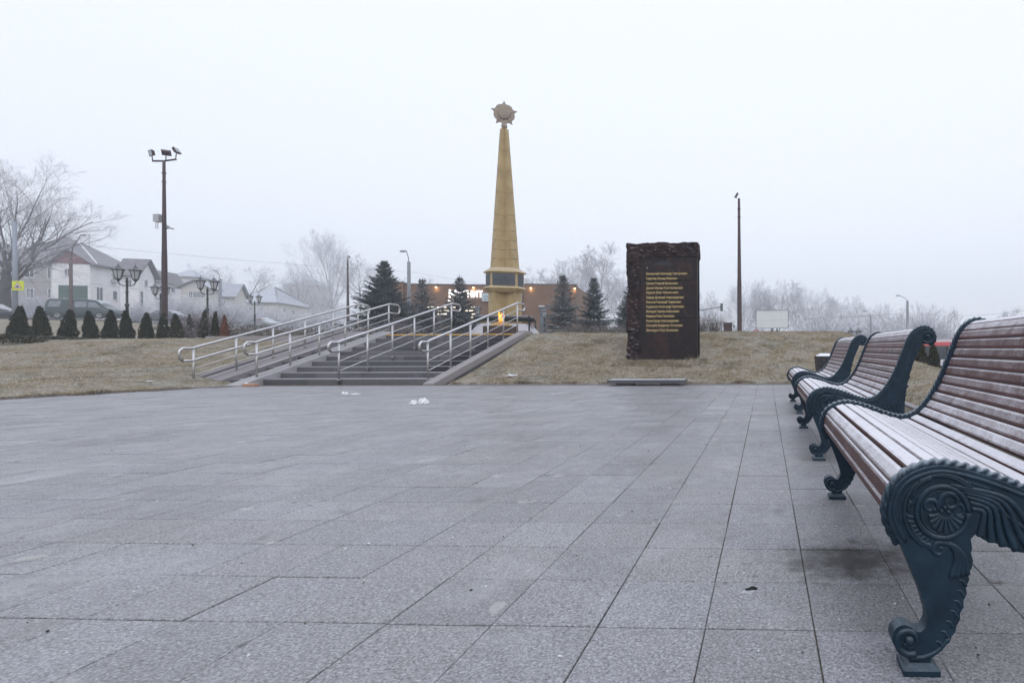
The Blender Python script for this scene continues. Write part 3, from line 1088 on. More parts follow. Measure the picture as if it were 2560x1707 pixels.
FOOT = [(0.093, 0.036), (0.065, 0.032), (0.04, 0.04), (0.019, 0.058), (0.011, 0.081), (0.017, 0.101), (0.034, 0.113), (0.053, 0.110), (0.066, 0.100), (0.078, 0.098), (0.088, 0.106), (0.094, 0.120), (0.094, 0.136), (0.089, 0.155), (0.076, 0.197), (0.055, 0.25)]
foot_c = [tuple(p) for p in crom(FOOT, 3)]
outline = [tuple(p) for p in top_c] + [tuple(p) for p in crom(BACK, 2)] + REAR + ARCH + LEG_R + foot_c


def plate(pts, t, bev=0.003):
    bm = bmesh.new()
    vs = [bm.verts.new((u, -t / 2, w)) for u, w in pts]
    es = [bm.edges.new((vs[i], vs[(i + 1) % len(vs)])) for i in range(len(vs))]
    r = bmesh.ops.triangle_fill(bm, use_beauty=True, use_dissolve=False, edges=es)
    fs = [f for f in r['geom'] if isinstance(f, bmesh.types.BMFace)]
    ex = bmesh.ops.extrude_face_region(bm, geom=fs)
    bmesh.ops.translate(bm, verts=[g for g in ex['geom'] if isinstance(g, bmesh.types.BMVert)], vec=(0, t, 0))
    bmesh.ops.recalc_face_normals(bm, faces=bm.faces)
    rim = [e for e in bm.edges if len(e.link_faces) == 2 and abs(e.link_faces[0].normal.dot(e.link_faces[1].normal)) < 0.3 and abs(e.verts[0].co.y - e.verts[1].co.y) < 1e-6]
    bmesh.ops.bevel(bm, geom=rim, offset=0.004, offset_type='OFFSET', segments=2, profile=0.6, affect='EDGES', clamp_overlap=True)
    me = bpy.data.meshes.new('side_panel')
    bm.to_mesh(me)
    bm.free()
    me.materials.append(M['iron'])
    return me


def resample(pts, step):
    P = [np.array(p, float) for p in pts]
    d = [0.0]
    for a, b in zip(P[:-1], P[1:]):
        d.append(d[-1] + float(np.linalg.norm(b - a)))
    n = max(2, int(d[-1] / step))
    out = []
    j = 0
    for i in range(n + 1):
        s = d[-1] * i / n
        while j < len(d) - 2 and d[j + 1] < s:
            j += 1
        t = (s - d[j]) / max(d[j + 1] - d[j], 1e-9)
        out.append(P[j] + (P[j + 1] - P[j]) * t)
    return out, d[-1]


def spiral(c, r0, r1, a0, turns, n=26):
    return [(c[0] + (r0 + (r1 - r0) * i / n) * math.cos(a0 + 2 * PI * turns * i / n), c[1] + (r0 + (r1 - r0) * i / n) * math.sin(a0 + 2 * PI * turns * i / n)) for i in range(n + 1)]


def twisted(path3, rad, pitch, lobes=3, depth=0.2, n=15, side=Vector((0, 1, 0))):
    mb = MB()
    m = len(path3)
    vs = []
    s = 0.0
    for i, p in enumerate(path3):
        p = Vector(p)
        if i:
            s += (p - Vector(path3[i - 1])).length
        t = (Vector(path3[min(i + 1, m - 1)]) - Vector(path3[max(i - 1, 0)])).normalized()
        sd = (side - t * side.dot(t)).normalized()
        up = sd.cross(t)
        for k in range(n):
            a = 2 * PI * k / n
            r = rad * (1 + depth * math.cos(lobes * (a - 2 * PI * s / pitch)))
            vs.append(p + sd * math.cos(a) * r + up * math.sin(a) * r)
    fs = []
    for i in range(m - 1):
        for k in range(n):
            l = (k + 1) % n
            fs.append((i * n + k, i * n + l, (i + 1) * n + l, (i + 1) * n + k))
    fs.append(tuple(range(n - 1, -1, -1)))
    fs.append(tuple((m - 1) * n + k for k in range(n)))
    return mb.add(vs, fs)


def relief(mb, pts, r, flat=0.75, n=8, yoff=0.0):
    """a raised rib on both faces of a frame; r may taper"""
    pts = [tuple(p) for p in crom(pts, 5)] if len(pts) < 12 else [tuple(p) for p in pts]
    m = len(pts)
    rr = [r] * m if isinstance(r, (int, float)) else [r[0] + (r[1] - r[0]) * i / (m - 1) for i in range(m)]
    for sg in (-1, 1):
        mb.tube([(u, sg * (FT / 2 + yoff), w) for u, w in pts], [max(x, 0.0008) for x in rr], n)


def make_frame():
    parts = {}
    parts['side_panel'] = plate(outline, FT)
    # twisted rope rim
    rp, Ltot = resample([tuple(p) for p in top_c], 0.0042)
    parts['rope_rim'] = twisted([(p[0], 0, p[1]) for p in rp], 0.0135, 0.075, 3, 0.2, 15).mesh('rope_rim', M['rope'], True, True)
    # flange lip just under the rope
    fl = MB()
    inn = []
    for i, p in enumerate(rp):
        a, b = rp[max(i - 1, 0)], rp[min(i + 1, len(rp) - 1)]
        t = (b - a) / np.linalg.norm(b - a)
        inn.append((p[0] + t[1] * 0.0135, p[1] - t[0] * 0.0135))
    relief(fl, inn[::4], 0.0052, yoff=-0.001)
    inn2 = []
    for i, p in enumerate(rp[:int(len(rp) * 0.30)]):
        a, b = rp[max(i - 1, 0)], rp[min(i + 1, len(rp) - 1)]
        t = (b - a) / np.linalg.norm(b - a)
        inn2.append((p[0] + t[1] * 0.027, p[1] - t[0] * 0.027))
    relief(fl, inn2[::4], 0.0028, yoff=-0.001)
    parts['rim_flange'] = fl.mesh('rim_flange', M['iron'], True, True)
    # shell medallion
    md = MB()
    C = (0.130, 0.380)

    def ring(rad, r, a0=0, a1=2 * PI, c=C, yo=0.0):
        pts = [(c[0] + rad * math.cos(a0 + (a1 - a0) * i / 36), c[1] + rad * math.sin(a0 + (a1 - a0) * i / 36)) for i in range(37)]
        relief(md, pts, r, yoff=yo)
    ring(0.0605, 0.0068)
    ring(0.0505, 0.0024)
    ring(0.089, 0.0046, R(38), R(258))
    sc = (0.138, 0.380)
    for k in range(9):                       # scallop rays
        a = R(-165 + k * 18.5)
        ln = 0.051 - 0.010 * abs(k - 4) / 4
        p0 = (sc[0] + 0.012 * math.cos(a), sc[1] + 0.012 * math.sin(a))
        p1 = (sc[0] + ln * math.cos(a), sc[1] + ln * math.sin(a))
        relief(md, [p0, ((p0[0] + p1[0]) / 2, (p0[1] + p1[1]) / 2 - 0.001), p1], (0.0026, 0.0074), yoff=-0.001)
    relief(md, spiral((0.148, 0.404), 0.026, 0.007, R(200), -1.2), (0.0078, 0.0035))
    relief(md, spiral((0.166, 0.384), 0.017, 0.007, R(95), -0.9), (0.005, 0.003))
    relief(md, spiral((0.102, 0.394), 0.019, 0.006, R(-20), 1.1), (0.0066, 0.003))
    for q in ((0.136, 0.391), (0.128, 0.383), (0.144, 0.381), (0.112, 0.386)):
        for sg in (-1, 1):
            md.ball((q[0], sg * FT / 2, q[1]), 0.0058, 8, 5)
    relief(md, [(0.060, 0.415), (0.068, 0.436), (0.084, 0.452), (0.104, 0.462)], (0.004, 0.008))
    relief(md, [(0.058, 0.405), (0.050, 0.393), (0.054, 0.38)], (0.008, 0.003))
    for k in range(8):
        a = R(190 + k * 9)
        p0 = (C[0] + 0.070 * math.cos(a), C[1] + 0.070 * math.sin(a))
        p1 = (C[0] + 0.084 * math.cos(a - 0.08), C[1] + 0.084 * math.sin(a - 0.08))
        relief(md, [p0, ((p0[0] + p1[0]) / 2, (p0[1] + p1[1]) / 2), p1], 0.0032)
    parts['shell_medallion'] = md.mesh('shell_medallion', M['iron'], True, True)
    # fluted leaf that trails from the medallion
    lf = MB()
    ends = [(0.218, 0.325), (0.243, 0.313), (0.270, 0.304), (0.300, 0.294), (0.340, 0.281), (0.392, 0.272)]
    for k, e in enumerate(ends):
        f = k / (len(ends) - 1)
        a = R(8 + 66 * f)
        p0 = (C[0] + 0.068 * math.cos(a), C[1] + 0.068 * math.sin(a))
        p1 = (C[0] + 0.095 + 0.055 * f, C[1] + 0.002 + 0.030 * f)
        p2 = (p1[0] * 0.45 + e[0] * 0.55, p1[1] * 0.40 + e[1] * 0.60)
        relief(lf, [p0, p1, p2, e], (0.0045, 0.0105))
    relief(lf, [(0.075, 0.452), (0.112, 0.466), (0.152, 0.462), (0.200, 0.435), (0.255, 0.392), (0.33, 0.338), (0.42, 0.295), (0.50, 0.285)], 0.0048)
    for k in range(4):                       # acanthus down the back of the leg
        f = k / 3
        relief(lf, [(0.125 + 0.016 * f, 0.309), (0.150 + 0.012 * f, 0.302 - 0.004 * f), (0.162 + 0.02 * f, 0.272), (0.150 + 0.036 * f, 0.236 - 0.008 * (1 - f))], (0.0042, 0.0086))
    relief(lf, spiral((0.122, 0.292), 0.018, 0.005, R(60), 1.1), (0.0062, 0.003))
    relief(lf, [(0.104, 0.300), (0.080, 0.312), (0.062, 0.335), (0.052, 0.36)], (0.0065, 0.003))
    for k in range(7):
        f = k / 6
        p = (0.183 - 0.055 * f ** 1.4, 0.215 - 0.145 * f)
        relief(lf, [(p[0] - 0.016, p[1] + 0.006), (p[0] - 0.006, p[1] + 0.004), (p[0] + 0.001, p[1] - 0.008)], (0.0015, 0.0042))
    parts['leaf_relief'] = lf.mesh('leaf_relief', M['iron'], True, True)
    # scrolls: foot, head, and the leaf marks up the back
    fs_ = MB()
    relief(fs_, spiral((0.050, 0.076), 0.034, 0.010, R(-60), -1.25), (0.0075, 0.0065))
    relief(fs_, [(0.052, 0.036), (0.085, 0.038), (0.118, 0.054), (0.145, 0.085)], (0.0065, 0.004))
    parts_ = {}
    sc_ = MB()
    for sg in (-1, 1):
        fs_.ball((0.052, sg * FT / 2, 0.076), 0.0125, 12, 8)
        sc_.ball((0.815, sg * FT / 2, 0.842), 0.0145, 12, 8)
    relief(sc_, spiral((0.815, 0.842), 0.045, 0.016, R(-130), 1.25), (0.009, 0.006))
    parts['head_scroll'] = sc_.mesh('head_scroll', M['iron'], True, True)
    parts['foot_scroll'] = fs_.mesh('foot_scroll', M['iron'], True, True)
    sc_ = MB()
    for k in range(7):
        f = k / 6
        p = (0.735 - 0.075 * f, 0.80 - 0.36 * f)
        relief(sc_, [(p[0] - 0.018, p[1] - 0.035), (p[0] - 0.004, p[1] - 0.010), (p[0] + 0.008, p[1] + 0.012)], (0.0035, 0.006))
    for k in range(5):
        u = 0.645 - 0.028 * k
        relief(sc_, [(u, 0.30 - 0.005 * k), (u - 0.006, 0.36), (u - 0.022, 0.42 - 0.018 * k)], (0.007, 0.003))
    parts['back_leaf_relief'] = sc_.mesh('back_leaf_relief', M['iron'], True, True)
    for nm_, (u0, u1) in (('front_foot_pad', (0.034, 0.120)), ('rear_foot_pad', (0.625, 0.715))):
        pd = MB()
        pd.cbox(u0, u1, -0.036, 0.036, 0.0, 0.018, 0.005)
        pd.loft([[(u0 + 0.008, -0.030, 0.017), (u1 - 0.008, -0.030, 0.017), (u1 - 0.008, 0.030, 0.017), (u0 + 0.008, 0.030, 0.017)], [(u0 + 0.018, -0.021, 0.025), (u1 - 0.018, -0.021, 0.025), (u1 - 0.018, 0.021, 0.025), (u0 + 0.018, 0.021, 0.025)], [(u0 + 0.018, -0.021, 0.042), (u1 - 0.018, -0.021, 0.042), (u1 - 0.018, 0.021, 0.042), (u0 + 0.018, 0.021, 0.042)]])
        parts[nm_] = pd.mesh('foot_pad', M['iron'], False, True)
    return parts


frame_parts = make_frame()
# slats follow the rope line, a little below it
BL = 1.50
prof8 = [(-0.0226, -0.006), (-0.0226, 0.0065), (-0.0192, 0.0118), (-0.0125, 0.0135), (0.0125, 0.0135), (0.0192, 0.0118), (0.0226, 0.0065), (0.0226, -0.006), (0.0165, -0.011), (-0.0165, -0.011)]
sm = MB()
rings = []
for yy in (FT / 2 - 0.006, BL - FT / 2 + 0.006):
    rings.append([(a, yy, b) for a, b in prof8])
sm.loft(rings)
slat_me = sm.mesh('slat', M['slat'], False, True)
path, plen = resample([tuple(p) for p in top_c], 0.001)
path = np.array(path)
sd_ = np.linspace(0, plen, len(path))


def slat_spots():
    out = []
    s = 0.060
    end = plen - 0.105
    gaps = [0.054, 0.056, 0.056, 0.053, 0.051]
    k = 0
    while s < end:
        i = int(np.searchsorted(sd_, s))
        t = path[min(i + 6, len(path) - 1)] - path[max(i - 6, 0)]
        t = t / np.linalg.norm(t)
        nrm = np.array([t[1], -t[0]])        # to the inside of the seat shell
        p = path[i] + nrm * 0.020
        out.append((p[0], p[1], math.atan2(-t[1], t[0])))
        s += gaps[k] if k < len(gaps) else 0.0475
        k += 1
    return out


SPOTS = slat_spots()


def make_bench(label, x, y, seed):
    r = random.Random(seed)
    b = thing('park_bench', label, 'bench', (x, y, 0), 0, group='cast iron benches along the plaza')
    for u, w, a in SPOTS:
        put('slat', slat_me, b, (u + r.gauss(0, 0.0008), r.gauss(0, 0.0015), w + r.gauss(0, 0.0010)), (r.gauss(0, 0.0006), a + r.gauss(0, 0.025), r.gauss(0, 0.0006)))
    for yy in (0.0, BL):
        fr = put('end_frame', frame_parts['side_panel'], b, (0, yy, 0))
        for nm in ('rope_rim', 'rim_flange', 'shell_medallion', 'leaf_relief', 'head_scroll', 'foot_scroll', 'back_leaf_relief', 'front_foot_pad', 'rear_foot_pad'):
            put('foot_pad' if 'pad' in nm else nm, frame_parts[nm], fr)
    return b


make_bench('frosted brown slatted bench nearest the camera with ornate dark iron end frame', 0.285, 1.33, 1)
make_bench('frosted slatted bench in the middle of the row, its scrolled backrest end in view', 0.285, 3.78, 2)
make_bench('smallest, farthest slatted bench of the row, beside the black bin', 0.315, 6.42, 3)

# litter bin behind the far bench
bn = thing('litter_bin', 'square black litter bin with snow on top behind the farthest bench', 'bin', (1.03, 9.6, 0), R(12))
m = MB()
m.loft([[(s_ * w, t_ * w, z) for s_, t_ in ((-1, -1), (1, -1), (1, 1), (-1, 1))] for w, z in ((0.105, 0.0), (0.12, 0.25), (0.14, 0.585), (0.145, 0.59), (0.145, 0.625))])
m.build('body', M['bin'], bn, fix=True)
m = MB()
g = 9
for i in range(g):
    for j in range(g):
        u, v = (i / (g - 1) - 0.5), (j / (g - 1) - 0.5)
        e = 1 - max(abs(u), abs(v)) * 2
        m.v.append((u * 0.275, v * 0.275, 0.622 + 0.045 * min(1, e * 2.2) + 0.006 * math.sin(i * 2.1 + j * 1.7)))
for i in range(g - 1):
    for j in range(g - 1):
        m.f.append((i * g + j, (i + 1) * g + j, (i + 1) * g + j + 1, i * g + j + 1))
m.build('snow_cap', M['snow'], bn, True)

# ------------------------------------------------------------------ stone slab in front of the memorial
sl = thing('stone_slab_bench', 'low grey granite slab on two dark blocks before the memorial stone', 'slab', (-2.47, 11.36, 0))
MB().cbox(-0.80, 0.80, -0.19, 0.22, 0.055, 0.125, 0.008).build('slab', M['slab'], sl)
for s_ in (-1, 1):
    MB().box(s_ * 0.46 - 0.17, s_ * 0.46 + 0.17, -0.12, 0.15, -0.01, 0.061).build('block', M['brown_granite'], sl)

# ------------------------------------------------------------------ memorial stone with names
MY = 13.6
ms = thing('memorial_stone', 'tall dark red granite memorial stone with gilded names on the bank', 'memorial', (0, 0, 0))
x0, x1 = sx(1568, MY, 750), sx(1744, MY, 750)
zb_, zt_ = 0.30, sz(1650, 608, MY)
xl = sx(1598, MY, 750)                        # where the polished face begins
zf = sz(1650, 641, MY)
# rough-hewn core: front, side and top split faces
def rough(u, v, w):
    p = Vector((u * 1.9, v * 1.9, w * 1.3))
    n1 = noise.ridged_multi_fractal(Vector((u * 2.2 + w * 0.9, v * 2.2, w * 1.6)), 1.0, 2.1, 5, 1.0, 2.0) * 0.045
    return n1 + noise.noise(p * 3.1) * 0.02 + abs(noise.noise(Vector((u * 6 + w * 5, v * 6, w * 9 - u * 4)))) * 0.045 + noise.noise(p * 14) * 0.014


rc = MB()
nx, nz, ny = 80, 130, 16
D0, D1 = MY + 0.03, MY + 0.42


def core_pt(fx, fz, fy):
    x = x0 + 0.035 + (x1 - x0 - 0.035) * fx
    z = zb_ + (zt_ - 0.04 - zb_) * fz
    y = D0 + (D1 - D0) * fy
    jx = 1.0 if fx < 0.02 else (0.35 if fx > 0.98 else 0.0)
    n = rough(x, y, z)
    ox = -n * (0.55 if fx < 0.001 else 0)
    if fx > 0.999 and z > zf - 0.05:
        ox = n * 0.35
    oz = n * 0.7 if fz > 0.999 else 0
    oy = -n * (1.0 if fy < 0.001 else 0)
    if fy < 0.001:
        inside = (x > xl + 0.02) and (z < zf - 0.02)
        oy = 0.03 if inside else oy - 0.02
    return (x + ox, y + oy, z + oz)


def sheet(fn, n1, n2):
    b = len(rc.v)
    for i in range(n1 + 1):
        for j in range(n2 + 1):
            rc.v.append(fn(i / n1, j / n2))
    for i in range(n1):
        for j in range(n2):
            a = b + i * (n2 + 1) + j
            rc.f.append((a, a + 1, a + n2 + 2, a + n2 + 1))


sheet(lambda a, b: core_pt(a, b, 0), nx, nz)
sheet(lambda a, b: core_pt(0, a, b), nz, ny)
sheet(lambda a, b: core_pt(1, a, b), nz, ny)
sheet(lambda a, b: core_pt(a, 1, b), nx, ny)
sheet(lambda a, b: core_pt(a, b, 1), 8, 8)
cb = rc.mesh('rough_stone', M['red_rough'], False, False)
bm = bmesh.new()
bm.from_mesh(cb)
bmesh.ops.remove_doubles(bm, verts=bm.verts, dist=0.002)
bmesh.ops.recalc_face_normals(bm, faces=bm.faces)
bm.to_mesh(cb)
bm.free()
put('rough_stone', cb, ms)
zj = [zb_, sz(1650, 797, MY), sz(1650, 702, MY), zf]
for a, b in zip(zj[:-1], zj[1:]):
    m = MB()
    Mt = Matrix.Identity(4)
    m.add([(xl, MY, a + 0.003), (x1, MY, a + 0.003), (x1, MY + 0.33, a + 0.003), (xl, MY + 0.33, a + 0.003),
           (xl, MY, b - 0.003), (x1, MY, b - 0.003), (x1, MY + 0.33, b - 0.003), (xl, MY + 0.33, b - 0.003),
           (xl + 0.006, MY - 0.006, a + 0.009), (x1 - 0.006, MY - 0.006, a + 0.009), (x1 - 0.006, MY - 0.006, b - 0.009), (xl + 0.006, MY - 0.006, b - 0.009)],
          [(0, 3, 2, 1), (4, 5, 6, 7), (1, 2, 6, 5), (2, 3, 7, 6), (3, 0, 4, 7), (8, 9, 10, 11), (0, 1, 9, 8), (1, 5, 10, 9), (5, 4, 11, 10), (4, 0, 8, 11)])
    m.build('polished_panel', M['red_pol'], ms, fix=True)
NAMES = [('Важинский Александр Григорьевич', 350, 810), ('Горегляд Леонид Иванович', 445, 615), ('Громов Георгий Васильевич', 540, 632), ('Дюков Михаил Константинович', 630, 730),
         ('Жданов Ефим Афанасьевич', 718, 640), ('Зайцев Дмитрий Александрович', 815, 745), ('Коньков Геннадий Гаврилович', 905, 690), ('Кудряшов Александр Сергеевич', 995, 750),
         ('Молодов Герман Алексеевич', 1087, 655), ('Новиков Петр Сергеевич', 1180, 560), ('Рунов Борис Александрович', 1272, 650), ('Слесарёв Владимир Семенович', 1362, 725), ('Шемендюк Петр Семенович', 1455, 640)]
k_ = 0.1276
for nm, yy, ww in NAMES:
    p = spot(1615.3, 640 + k_ * (yy + 20), MY - 0.008)
    text('inscription', nm, 0.083, M['gilt'], ms, (p.x, MY - 0.0075, p.z), width=ww * k_ / F_PX * (MY - 0.05), extrude=0.002, bold=0.0012)
# etched emblem: small star and a swept dark wing
st = MB()
c = spot(1618, 670, MY)
pts = []
for k in range(10):
    r_ = 0.035 if k % 2 == 0 else 0.014
    pts.append((c.x + r_ * math.sin(k * PI / 5), c.z + r_ * math.cos(k * PI / 5)))
st.add([(u, MY - 0.0085, w) for u, w in pts] + [(c.x, MY - 0.0095, c.z)], [(i, (i + 1) % 10, 10) for i in range(10)])
st.build('etched_star', M['pale_metal'], ms)
wg = MB()
wp = [(1629, 661), (1640, 658), (1655, 653), (1664, 656), (1676, 660), (1692, 655), (1690, 652), (1668, 652), (1682, 657), (1684, 662), (1660, 663), (1640, 662)]
wp = [(1628, 662), (1642, 657), (1654, 653), (1666, 655), (1678, 658), (1686, 661), (1676, 663), (1650, 663), (1636, 663)]
wg.add([(spot(a, b, MY - 0.009).x, MY - 0.0085, spot(a, b, MY - 0.009).z) for a, b in wp], [tuple(range(len(wp)))])
wg.build('etched_wing', M['engraving'], ms)

# ------------------------------------------------------------------ obelisk
OX, OY = sx(1262, 20.0, 600), 20.0
OR_ = R(21)
ob = thing('obelisk', 'tall ochre stone obelisk crowned with a star-shaped order', 'obelisk', (OX, OY, 0), OR_)


def oz(y):
    return EYE + (P_Y + 2.9 - y) / F_PX * 20.2


def hexa(wf, wm, dp, notch):
    """plan of the shaft: two vee-notched faces and pointed flanks"""
    if notch:
        return [(-wf, -dp), (0, -dp * (1 - notch)), (wf, -dp), (wm, 0), (wf, dp), (0, dp * (1 - notch)), (-wf, dp), (-wm, 0)]
    return [(-wf, -dp), (0, -dp - 0.0001), (wf, -dp), (wm, 0), (wf, dp), (0, dp + 0.0001), (-wf, dp), (-wm, 0)]


def course(name, a, b, za, zb__, mat, parent, ch=0.013):
    ra = [(x, y, za) for x, y in a]
    ia = [(x * 0.95, y * 0.95, za) for x, y in a]
    rb = [(x, y, zb__) for x, y in b]
    ib = [(x * 0.95, y * 0.95, zb__) for x, y in b]
    ra = [(p[0], p[1], za + ch) for p in ra]
    rb = [(p[0], p[1], zb__ - ch) for p in rb]
    return MB().loft([ia, ra, rb, ib]).build(name, mat, parent, fix=True)


zs_top, zs_bot = oz(319), oz(670)
cuts = [319 + 0.4016 * d for d in (0,)] + [230 + 0.4016 * y for y in (357, 490, 625, 765, 865, 925, 982, 1040)] + [670]
cuts = sorted(set(cuts))


def shaft(z, notch=0.8):
    f = (z - zs_bot) / (zs_top - zs_bot)
    wf, wm, dp = 0.31 + (0.085 - 0.31) * f, 0.50 + (0.148 - 0.50) * f, 0.33 + (0.10 - 0.33) * f
    return hexa(wf, wm, dp, notch)


MB().loft([[(x * 0.95, y * 0.95, zs_bot) for x, y in shaft(zs_bot, 0.95)], [(x * 0.95, y * 0.95, zs_top) for x, y in shaft(zs_top, 0.95)]]).build('shaft_core', M['mortar'], ob, fix=True)
for ya, yb in zip(cuts[:-1], cuts[1:]):
    course('shaft_block', shaft(oz(yb)), shaft(oz(ya)), oz(yb) + 0.005, oz(ya) - 0.005, M['gold'], ob)
zc0 = oz(319)
course('shaft_block', hexa(0.05, 0.095, 0.07, 0.4), hexa(0.05, 0.085, 0.06, 0.4), zc0, zc0 + 0.075, M['gold'], ob)
# pedestal, from the top moulding down
MB().loft([[(x, y, oz(670)) for x, y in hexa(0.33, 0.53, 0.36, 0)], [(x, y, oz(672.5)) for x, y in hexa(0.36, 0.57, 0.40, 0)], [(x, y, oz(680)) for x, y in hexa(0.485, 0.735, 0.50, 0)],
           [(x, y, oz(682.5)) for x, y in hexa(0.485, 0.735, 0.50, 0)], [(x, y, oz(683.5)) for x, y in hexa(0.44, 0.66, 0.44, 0)]][::-1]).build('cornice', M['gold'], ob, fix=True)
zp1, zp0 = oz(683), oz(717)
hx = hexa(0.44, 0.655, 0.44, 0)
MB().loft([[(x, y, zp0 - 0.02) for x, y in hx], [(x, y, zp1) for x, y in hx]]).build('pedestal_drum', M['gold'], ob, fix=True)
corners = [(-0.44, -0.44), (0.44, -0.44), (0.655, 0), (0.44, 0.44), (-0.44, 0.44), (-0.655, 0)]
for k in range(6):
    a, b = Vector((*corners[k], 0)), Vector((*corners[(k + 1) % 6], 0))
    t = (b - a).normalized()
    L = (b - a).length
    n = Vector((t.y, -t.x, 0))
    ins = 0.055
    q = [a + t * ins, b - t * ins]
    m = MB()
    m.add([(q[0] + n * 0.001) + Vector((0, 0, zp0 + 0.02)), (q[1] + n * 0.001) + Vector((0, 0, zp0 + 0.02)), (q[1] + n * 0.001) + Vector((0, 0, zp1 - 0.03)), (q[0] + n * 0.001) + Vector((0, 0, zp1 - 0.03)),
           (q[0] + n * 0.016) + Vector((0, 0, zp0 + 0.025)), (q[1] + n * 0.016) + Vector((0, 0, zp0 + 0.025)), (q[1] + n * 0.016) + Vector((0, 0, zp1 - 0.035)), (q[0] + n * 0.016) + Vector((0, 0, zp1 - 0.035))],
          [(4, 5, 6, 7), (0, 1, 5, 4), (1, 2, 6, 5), (2, 3, 7, 6), (3, 0, 4, 7)])
    pq = m.build('plaque', M['plaque'], ob, fix=True)
    ang = math.atan2(t.y, t.x)
    mid = (a + b) / 2 + n * 0.0175
    if k == 0:
        for s_, body, w_, dz in ((0.075, 'ПАМЯТИ', 0.24, 0.315), (0.075, 'ЗАЩИТНИКОВ ОТЕЧЕСТВА', 0.66, 0.225), (0.075, '1941-1945', 0.30, 0.135)):
            tx = text('engraved_line', body, s_, M['engraving'], pq, (mid.x, mid.y, zp0 + dz - 0.03), (PI / 2, 0, ang), w_, 0.0015, 'CENTER', 0.002)
    elif k in (1, 5):
        for i in range(11):
            zz = zp0 + 0.06 + i * 0.034
            w2 = L / 2 - ins - 0.03 - (i % 3) * 0.02
            MB().box(-w2, w2, -0.002, 0.004, -0.005, 0.005, Matrix.Translation((mid.x, mid.y, zz)) @ Matrix.Rotation(ang, 4, 'Z')).build('engraved_line', M['engraving'], pq)
MB().loft([[(x, y, z) for x, y in hexa(*w, 0)] for w, z in (((0.385, 0.585, 0.36), oz(731)), ((0.41, 0.62, 0.40), oz(728)), ((0.44, 0.66, 0.44), oz(726.5)), ((0.44, 0.66, 0.44), oz(724.5)), ((0.49, 0.74, 0.50), oz(722.5)), ((0.49, 0.74, 0.50), oz(720.5)), ((0.45, 0.67, 0.45), oz(716.5)))]).build('lower_moulding', M['gold'], ob, fix=True)
lowp = hexa(0.365, 0.565, 0.36, 0.8)
for ya, yb in ((731, 755), (755, 806)):
    course('pedestal_block', lowp, lowp, oz(yb), oz(ya), M['gold'], ob, 0.006)
MB().loft([[(x, y, z) for x, y in hexa(*w, 0)] for w, z in (((0.60, 0.86, 0.58), oz(809)), ((0.60, 0.86, 0.58), oz(803)))]).build('ledge', M['gold'], ob, fix=True)
MB().loft([[(x, y, z) for x, y in hexa(*w, 0)] for w, z in (((0.98, 1.32, 0.95), top_z), ((0.72, 0.92, 0.68), oz(810)))]).build('sloping_base', M['grey_granite'], ob, fix=True)
# twisted bronze laurel garland round the foot
gp = []
for k in range(121):
    a = 2 * PI * k / 120
    cx_, sy_ = math.cos(a), math.sin(a)
    e = 0.45
    gp.append((0.92 * math.copysign(abs(cx_) ** e, cx_), 0.62 * math.copysign(abs(sy_) ** e, sy_), oz(797)))
gp2, _ = resample(gp, 0.02)
twisted([tuple(p) for p in gp2], 0.098, 0.42, 9, 0.09, 36, Vector((0, 0, 1))).build('garland', M['black_iron'], ob, True, True)
# ball and star on the tip
zball = oz(311.5)
MB().ball((0, 0, zball), 0.107, 20, 14).build('ball', M['bronze'], ob, True)
scz = oz(280)
sr = MB()
stp = []
for k in range(10):
    r_ = 0.49 if k % 2 == 0 else 0.24
    stp.append((r_ * math.sin(k * PI / 5), scz + r_ * math.cos(k * PI / 5)))
b0 = len(sr.v)
sr.add([(u, 0.0, w) for u, w in stp] + [(0, -0.10, scz), (0, 0.10, scz)], [(i, (i + 1) % 10, 10) for i in range(10)] + [((i + 1) % 10, i, 11) for i in range(10)])
so = sr.build('star', M['bronze'], ob, fix=True)
for k in range(5):                                # scalloped rays between the points
    a = 2 * PI * k / 5 + PI / 5
    m = MB()
    ring_ = []
    for i in range(9):
        b_ = a + R(-34 + 68 * i / 8)
        r_ = 0.365 - 0.05 * (abs(i - 4) / 4) ** 2 + (0.014 if i % 2 else 0)
        ring_.append((r_ * math.sin(b_), scz + r_ * math.cos(b_)))
    vs = [(0, -0.045, scz)] + [(u, -0.03, w) for u, w in ring_] + [(0, 0.045, scz)] + [(u, 0.03, w) for u, w in ring_]
    fs = [(0, i + 1, i + 2) for i in range(8)] + [(10, i + 12, i + 11) for i in range(8)] + [(i + 1, i + 11, i + 12, i + 2) for i in range(8)]
    m.add(vs, fs)
    m.build('ray_cluster', M['bronze'], so, fix=True)
rg = MB()
rg.tube([(0.185 * math.sin(2 * PI * i / 32), -0.085, scz + 0.185 * math.cos(2 * PI * i / 32)) for i in range(32)], 0.026, 8, closed=True)
rg.build('wreath_ring', M['bronze'], so, True)
MB().lathe([(0.165, 0), (0.165, 0.02), (0.14, 0.03)], 28, M=Matrix.Translation((0, -0.085, scz)) @ Matrix.Rotation(PI / 2, 4, 'X')).build('disc', M['bronze'], so, fix=True)
tw = MB()
for u, w, h in ((-0.03, -0.10, 0.17), (0.02, -0.10, 0.24), (0.06, -0.10, 0.13)):
    tw.box(u - 0.02, u + 0.02, -0.13, -0.10, scz + w, scz + w + h)
tw.build('tower_relief', M['bronze'], so)

